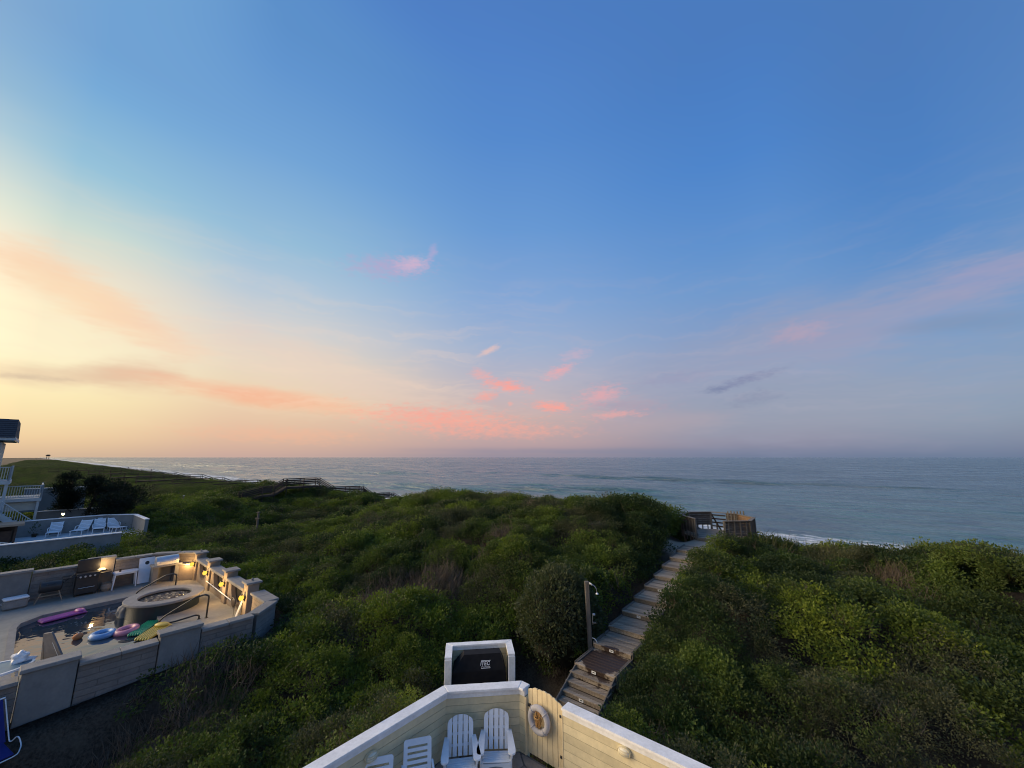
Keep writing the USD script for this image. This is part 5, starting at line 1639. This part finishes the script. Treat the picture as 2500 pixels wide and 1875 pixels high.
NT.part('net', ellipsoid((.02, -.25, .05), (.05, .22, .17), 2), dark_brown, smooth=True)
for s in (.8, 3.0):
    NT.part('hook', bx((.05, s, .08), (.08, .03, .08)), black_metal)
M = court('bodyboard', 'small white board leaning at the foot of the nearest lamp pier', 'board', 5.86, 3.15, PZ)
M.part('board', panel(sbox(-.16, 0, .16, .62).buffer(-.1).buffer(.1), (0, 0, 0), (.25, .9, 0), (.28, 0, .95), .035), white_plastic)
M.part('leash', tube([(0, .05, .5), (-.06, .1, .3), (-.02, .2, .05)], .007, 5), black_metal)
SC = court('sling_chair', 'grey sling pool chair with a dark towel behind the front wall', 'chair', 1.12, 1.15, PZ, .55)
uz = np.array([-.30, 0, .95]); uz /= np.linalg.norm(uz)
grey_sling = rough_mat('grey_sling', (.13, .13, .14), (.18, .175, .18), 8.0, .85)
back = Polygon([(-.52, 0), (.56, 0), (.12, 1.30), (-.16, 1.36)])
SC.part('back', panel(back, (.1, 0, .34), (0, 1, 0), uz, .04), grey_sling)
SC.part('seat', bx((.42, 0, .34), (.70, .62, .04)), grey_sling)
SC.part('towel', panel(Polygon([(-.05, 0), (.48, .02), (.46, .34), (.2, .40), (.05, .22)]), (.16, .02, .36), (0, 1, 0), uz, .07), black_cloth)
for s in (-1, 1):
    SC.part('back_post', bar((.12, s * .40, .30), np.array([.12, s * .40 * (.4 if s > 0 else .3), .30]) + uz * 1.12, .05, .05), white_plastic if s < 0 else dark_brown)
    for x_ in (.08, .74):
        SC.part('leg', bx((x_, s * .30, .17), (.05, .05, .34)), dark_brown)
GT = court('glass_table', 'oval blue glass table with white rim behind the front wall', 'table', -.05, 1.05, PZ)
ovp = affinity.scale(Point(0, 0).buffer(1, 24), .80, .52)
blue_glass = rough_mat('blue_glass', (.06, .13, .19), (.08, .16, .23), 2.0, .45, 0, 9, .5)
GT.part('tabletop', prism(ovp.buffer(-.05), .97, .99), blue_glass)
GT.part('rim', prism(ovp.difference(ovp.buffer(-.055)), 0.955, 1.005, .004), white_plastic)
for s in (-1, 1):
    for q in (-1, 1):
        GT.part('leg', tube([(s * .50, q * .28, .97), (s * .58, q * .34, 0)], .03, 8), white_plastic)
M = court('white_towel', 'crumpled white towel heaped on the right end of the glass table', 'towel', .48, 1.20, PZ + .99)
M.part('cloth', ellipsoid((0, 0, .10), (.16, .12, .15), 3, .35, 7), white_plastic, smooth=True)
M.part('hanging_corner', ellipsoid((.12, -.02, .02), (.16, .05, .06), 2, .3, 9), white_plastic, smooth=True)

navy = rough_mat('navy_canvas', (.010, .016, .11), (.016, .024, .16), 4.0, .8, .3, 14)
BC = Thing('beach_chair', 'navy blue canvas beach chair with bent white tube frame outside the pool wall', 'chair', tuple(ab(.33, 15.12, .08)), COAST_ROT + .25)
u3 = np.array([-.12, .32, .95]); u3 /= np.linalg.norm(u3)
BC.part('back', panel(sbox(-.85, .02, .16, .92), (0, 0, .10), (1, .12, 0), u3, .03), navy)
BC.part('seat', bar((-.35, -.02, .12), (-.30, -.55, .02), .95, .04), navy)
BC.part('frame', tube(rounded_path([np.array([.20, 0, .08]) + u3 * .92, np.array([.22, 0, .06]), (.30, -.10, .22), (.34, -.25, .04), (.20, -.62, .03), (-.85, -.72, .03)], .12), .012, 8), white_plastic, smooth=True)
BC.part('frame', tube([np.array([-.9, -.1, .08]) + u3 * .95, np.array([.20, 0, .08]) + u3 * .95], .018, 8), white_plastic)

# ------------------------------------------------------------------ the second pool court farther along the coast
B2 = 37.1
C2 = ab(0, B2)
Q2 = POOL2_Z


def far(name, label, cat_, x, y, z=0.0, rz=0.0, group=None):
    o = ab(x, B2 + y)
    return Thing(name, label, cat_, (o[0], o[1], z), COAST_ROT + rz, group)


d2 = UsdGeom.Xform.Define(stage, '/World/far_pool_deck'); d2.AddTranslateOp().Set(tuple(C2)); d2.AddRotateZOp().Set(math.degrees(COAST_ROT)); tag(d2.GetPrim(), kind='structure')
dp = Polygon([(-9, .1), (4.2, .1), (4.4, 5.2), (6.2, 6.2), (6.1, 10.6), (4.6, 12.2), (-9, 12.2)])
pool2 = sbox(-4, 1.6, 3.0, 5.2).buffer(-.6).buffer(.6)
child('/World/far_pool_deck', 'paving', prism(dp.difference(pool2.buffer(.25)), Q2 - .3, Q2), trim_grey)
child('/World/far_pool_deck', 'coping', prism(pool2.buffer(.25).difference(pool2), Q2 - .3, Q2 + .02), cap_stone)
wt = single('far_pool_water', prism(pool2, Q2 - .4, Q2 - .12), still, kind='structure')
UsdGeom.Xformable(wt).AddTranslateOp().Set(tuple(C2)); UsdGeom.Xformable(wt).AddRotateZOp().Set(math.degrees(COAST_ROT))
fw = far('far_pool_wall', 'pale wall with thin white cap round the pool court with four sunbeds', 'wall', 0, 0)
stucco_far = rough_mat('stucco_far', (.22, .23, .23), (.17, .18, .18), 2.0, .9, .4, 40, .2)
for p, q, z1 in [((-8, 0), (4.3, 0), 1.58), ((6.38, 6.2), (6.2, 10.6), 1.58), ((6.15, 10.65), (4.65, 12.2), 1.58), ((4.6, 12.25), (-8, 12.25), 1.58)]:
    p, q = np.array(p), np.array(q); d = q - p; L = np.linalg.norm(d); rz = math.atan2(d[1], d[0]); c = (p + q) / 2
    fw.part('wall_panel', bx((c[0], c[1], z1 / 2 - .2), (L, .22, z1 + .4), rz), stucco_far)
    fw.part('cap', bx((c[0], c[1], z1 + .03), (L + .04, .30, .06), rz), white_paint)


def make_sunbed(x, y, rz, label):
    S = far('sunbed', label, 'sunbed', x, y, Q2, rz, 'white sunbeds in the farther pool court')
    ub = np.array([0, .62, .78]); ub /= np.linalg.norm(ub)
    for k in range(6):
        S.part('back_strap', bar(np.array([-.30, .20, .36]) + ub * (.07 + k * .125), np.array([.30, .20, .36]) + ub * (.07 + k * .125), .105, .02, (0, -.78, .62)), white_plastic)
    for k in range(6):
        S.part('seat_strap', bx((0, .10 - k * .20, .35), (.60, .17, .02)), white_plastic)
    for s in (-1, 1):
        S.part('side_rail', bar((s * .32, .25, .33), (s * .32, -1.1, .33), .04, .06), white_plastic)
        S.part('back_rail', bar(np.array([s * .32, .20, .34]), np.array([s * .32, .20, .34]) + ub * .82, .04, .05, (0, -.78, .62)), white_plastic)
        for y_ in (.15, -.95):
            S.part('leg', bx((s * .32, y_, .16), (.05, .05, .33)), white_plastic)
        S.part('arm', tube(rounded_path([(s * .36, .35, .60), (s * .38, -.10, .58), (s * .36, -.20, .34)], .08), .022, 8), white_plastic)
    return S


make_sunbed(1.75, 11.3, math.radians(-8), 'white sunbed standing alone left of the other three')
make_sunbed(3.2, 11.0, math.radians(-22), 'white sunbed second from the left in the farther pool court')
make_sunbed(4.15, 11.1, math.radians(-5), 'white sunbed between two others, a pale towel over its head end')
make_sunbed(5.0, 11.0, math.radians(2), 'rightmost white sunbed beside a low white footstool')
S = far('footstool', 'low white slatted footstool right of the last sunbed', 'footstool', 5.25, 9.7, Q2, .5)
for k in range(4):
    S.part('slat', bx((0, -.21 + k * .14, .36), (.85, .11, .025)), white_plastic)
for s in (-1, 1):
    for q in (-1, 1):
        S.part('leg', bar((s * .34, q * .20, .34), (s * .40, q * .20, 0), .05, .04), white_plastic)
S = far('towel', 'pale blue towel hung over the head of the middle sunbed', 'towel', 4.2, 11.82, Q2 + .95, math.radians(-5))
S.part('cloth', cat(bar((-.14, .06, .05), (.14, .06, .05), .12, .03), panel(sbox(-.14, -.20, .14, .05), (0, .0, 0), (1, 0, 0), (0, .1, 1), .02)), rough_mat('towel_blue', (.40, .52, .62), (.48, .58, .66), 8.0, .9))
S.part('hem', bx((0, -.02, -.21), (.28, .03, .02)), white_plastic)
S = far('pool_bar', 'dark open pool bar under a tan beam at the left frame edge', 'bar', -1.45, 9.6, Q2)
S.part('roof_beam', bx((0, 0, 1.32), (3.2, 1.9, .16), 0, .02), rough_mat('tan_beam', (.30, .24, .18), (.24, .19, .14), 4.0, .8))
S.part('back_wall', bx((-.1, .6, .62), (2.6, .12, 1.22)), dark_brown)
S.part('counter', bx((-.1, -.1, .45), (2.4, .5, .9)), dark_brown)
for s in (-1, 1):
    S.part('post', bx((s * 1.25, -.5, .62), (.12, .12, 1.24)), dark_brown)
S = far('deck_planter', 'slim dark plant against the back wall left of the sunbeds', 'plant', .75, 11.6, Q2)
S.part('pot', lathe([(0, 0), (.12, 0), (.16, .25), (.13, .25), (0, .22)], 14), dark_brown)
S.part('leaves', leaf_clump(60, .5, .06, 91, 1.2), scrub_leaf)
v = stage.GetPrimAtPath(S.path + '/leaves'); UsdGeom.Xformable(v).AddTranslateOp().Set((0, 0, .55)); UsdGeom.Xformable(v).AddScaleOp().Set((.35, .35, .45))


def railing(T, p, q, h=.95, w=.06, step=.13, mat_=None, under=None):
    """Top and bottom rails with square balusters between two points."""
    mat_ = mat_ or rail_white
    p, q = np.asarray(p, float), np.asarray(q, float)
    L = np.linalg.norm((q - p)[:2]); n = max(2, int(L / step))
    T.part('top_rail', bar(p + [0, 0, h], q + [0, 0, h], .10, .06), mat_)
    T.part('bottom_rail', bar(p + [0, 0, .10], q + [0, 0, .10], .06, .06), mat_)
    ms = [bx(tuple(p + (q - p) * k / n + [0, 0, h / 2 + .04]), (.035, .035, h - .12), 0, 0) for k in range(1, n)]
    T.part('balusters', cat(*ms), mat_, kind='stuff')
    for e in (p, q):
        T.part('newel', bx(tuple(e + [0, 0, h / 2 + .03]), (.12, .12, h + .10)), mat_)


S = far('stair_railing', 'white slatted stair railing slanting into the pool court at the left edge', 'railing', 0, 0, 0)
railing(S, (-2.2, .9, 1.35), (.45, .9, .55), .75)
for k in range(6):
    S.part('step', bx((-2.1 + k * .42, 1.5, 1.15 - k * .13), (.42, 1.0, .12)), rail_white)

# ------------------------------------------------------------------ the house at the left edge of the frame
HB = 53.0
hs = Thing('beach_house', 'tall pale house with dark hipped roof and white railed decks at the left edge', 'house', tuple(ab(-.35, HB, 0)), COAST_ROT)
hs.part('wall', bx((-5.9, 5.2, 3.7), (8.3, 8.6, 8.2)), siding_pale)
for k in range(14):
    hs.part('siding_course', bx((-5.9, .885, 2.2 + k * .40), (8.2, .03, .385), 0, .004), siding_pale)
hs.part('corner_board', bx((-1.78, .87, 4.9), (.22, .10, 5.6)), siding_pale)
hs.part('corner_board', bx((-1.72, .98, 4.9), (.10, .24, 5.6)), siding_pale)
wd = hs.part('window', bx((-2.9, .84, 6.9), (1.0, .10, 1.5)), rail_white)
hs.part('pane', bx((-2.9, .785, 6.9), (.84, .02, 1.34)), rough_mat('window_glass', (.03, .04, .05), (.04, .05, .06), 2.0, .08, 0, 9, .7), under=wd)
rf = trimesh.convex.convex_hull(np.array([(-10.6, .1, 8.15), (-1.05, .1, 8.15), (-1.05, 10.0, 8.15), (-10.6, 10.0, 8.15), (-9.4, 1.6, 9.75), (-1.12, 1.6, 9.75), (-1.12, 8.5, 9.75), (-9.4, 8.5, 9.75)]))
rp = hs.part('roof', rf, roof_shingle)
for k in range(9):
    s = k / 9
    hs.part('shingle_course', bar((-10.3 + s, .1 + 1.5 * s - .02, 8.19 + 1.6 * s), (-1.05 - .07 * s, .1 + 1.5 * s - .02, 8.19 + 1.6 * s), .20, .02, (0, -1.6, 1.5)), roof_shingle, under=rp)
hs.part('fascia', bx((-5.85, .08, 8.03), (9.7, .06, .26)), rail_white)
hs.part('fascia', bx((-1.02, 5.05, 8.03), (.06, 9.9, .26)), rail_white)
hs.part('soffit', bx((-5.85, 5.0, 7.93), (9.5, 9.7, .05)), siding_pale)
hs.part('porch_column', bx((-2.35, .25, 6.9), (.32, .32, 2.1)), rail_white)
hs.part('upper_deck', bx((-3.5, -1.0, 4.55), (5.6, 3.4, .28)), rail_white)
railing(hs, (-6.2, -2.6, 4.68), (-.80, -2.6, 4.68), 1.05)
railing(hs, (-.80, -2.6, 4.68), (-.80, .6, 4.68), 1.05)
for x in (-.85, -3.4):
    hs.part('deck_post', bx((x, -2.5, 2.4), (.18, .18, 4.2)), rail_white)
hs.part('lower_deck', bx((-2.2, 1.0, 3.05), (6.6, 4.6, .25)), rail_white)
railing(hs, (-4.8, -1.2, 3.17), (1.05, -1.2, 3.17), 1.0)
railing(hs, (1.05, -1.2, 3.17), (1.05, 3.1, 3.17), 1.0)
for x in (-.9, .95):
    hs.part('deck_post', bx((x, -1.15, 1.6), (.16, .16, 2.8)), rail_white)
hs.part('deck_skirt', bx((-1.9, -.95, 2.55), (5.6, .06, .7)), siding_pale)
for k in range(9):
    hs.part('stair_step', bx((-1.6 + k * .30, -3.1, 3.0 - k * .28), (.30, 1.0, .06)), rail_white)
hs.part('stair_stringer', bar((-1.9, -3.62, 3.1), (1.1, -3.62, .35), .08, .34), rail_white)
railing(hs, (-1.9, -3.62, 3.25), (1.0, -3.62, .55), .9)
hs.part('landing', bx((-2.9, -5.2, 1.55), (4.2, 2.2, .22)), rail_white)
railing(hs, (-5.0, -6.2, 1.66), (-.92, -6.2, 1.66), .95)
railing(hs, (-.92, -6.2, 1.66), (-.92, -4.3, 1.66), .95)
hs.part('deck_post', bx((-.95, -6.15, .8), (.18, .18, 1.6)), rail_white)
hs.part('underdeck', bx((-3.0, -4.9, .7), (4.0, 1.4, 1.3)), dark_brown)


def far2(name, label, cat_, x, y, z=0.0, rz=0.0, group=None):
    o = ab(x, HB + y)
    return Thing(name, label, cat_, (o[0], o[1], z), COAST_ROT + rz, group)


W = far2('garden_wall', 'low pale garden wall with white cap below the house stairs', 'wall', 0, 0, 0)
W.part('wall_panel', bx((1.9, -3.3, .75), (5.2, .2, 1.1)), stucco_far)
W.part('cap', bx((1.9, -3.3, 1.33), (5.3, .28, .06)), white_paint)
W = far2('garden_wall', 'garden wall with white cap between the dark pines and the house', 'wall', 0, 0, 0)
W.part('wall_panel', bx((3.4, 1.4, 1.05), (5.6, .2, 1.5)), stucco_far)
W.part('cap', bx((3.4, 1.4, 1.83), (5.7, .28, .06)), white_paint)
W = far2('garden_wall', 'upper white-capped terrace wall behind the lower house deck', 'wall', 0, 0, 0)
W.part('wall_panel', bx((1.8, 9.0, 2.3), (4.2, .2, 2.2)), stucco_far)
W.part('cap', bx((1.8, 9.0, 3.43), (4.3, .28, .06)), white_paint)
G = far2('garden_lamp', 'small lit yellow garden lamp by the low wall near the house', 'lamp', 2.1, -2.5, .9)
G.part('stake', tube([(0, 0, -.5), (0, 0, .85)], .03, 6), black_metal)
G.part('lantern', ellipsoid((0, 0, .93), (.10, .10, .10), 1), glow('garden_glow', (1, .82, .3), 1.8))
G.part('cap', lathe([(0, 1.08), (.13, 1.02), (0, 1.02)], 8), black_metal)


def pine(label, x, y, z, h, seed, spread):
    T = far2('pine_tree', label, 'tree', x, y, z)
    r = np.random.default_rng(seed)
    T.part('trunk', tube([(0, 0, -.3), (.15, .1, h * .35), (.45, .0, h * .7), (.6, .1, h * .95)], [.16, .13, .08, .03], 8), dark_brown, smooth=True)
    V, Fs, n = [], [], 0
    for k in range(13):
        zz = h * r.uniform(.30, .98); an = r.uniform(0, 6.283); ln = spread * (1.15 - .75 * zz / h) * r.uniform(.6, 1.1)
        b0 = np.array([.4 * zz / h, .05, zz]); b1 = b0 + [math.cos(an) * ln + .25, math.sin(an) * ln, ln * .18]
        T.part('limb', tube([b0, (b0 + b1) / 2 - [0, 0, .05], b1], [.05, .035, .015], 5), dark_brown)
        for s in np.linspace(.3, 1.05, 6):
            c = b0 + (b1 - b0) * s + r.normal(size=3) * .12
            q = leaf_clump(90, .42, .035, int(r.integers(1e6)), .6)
            V.append(q[0] * r.uniform(.45, .75) + c); Fs.append(q[1] + n); n += len(q[0])
    T.part('crown', (np.vstack(V), np.vstack(Fs)), pine_leaf)


pine_leaf = leaf_mat('pine_needles', [(0, (.008, .013, .008)), (.5, (.018, .028, .014)), (1, (.035, .05, .02))], scale=1.0)
pine('dark windswept pine beside the house decks', 3.6, 0.4, .5, 4.0, 1, 2.2)
pine('dark spreading pine right of the garden lamp', 5.3, 1.0, .5, 3.8, 2, 2.5)
pine('smaller dark pine in front of the white-capped garden wall', 4.6, -2.2, .5, 2.5, 3, 1.7)
pine('slim dark pine close to the lower deck railing', 1.9, 1.6, .5, 4.3, 4, 1.1)
T = Thing('water_tower', 'tiny distant water tower on the far shore at the horizon', 'tower', tuple(ab(30, 2600, -5)), 0)
T.part('tank', ellipsoid((0, 0, 20), (7, 7, 3.4)), far_wood, smooth=True)
for k in range(4):
    T.part('leg', tube([(4 * math.cos(k * 1.571), 4 * math.sin(k * 1.571), 18), (5 * math.cos(k * 1.571), 5 * math.sin(k * 1.571), 0)], .7, 5), far_wood)
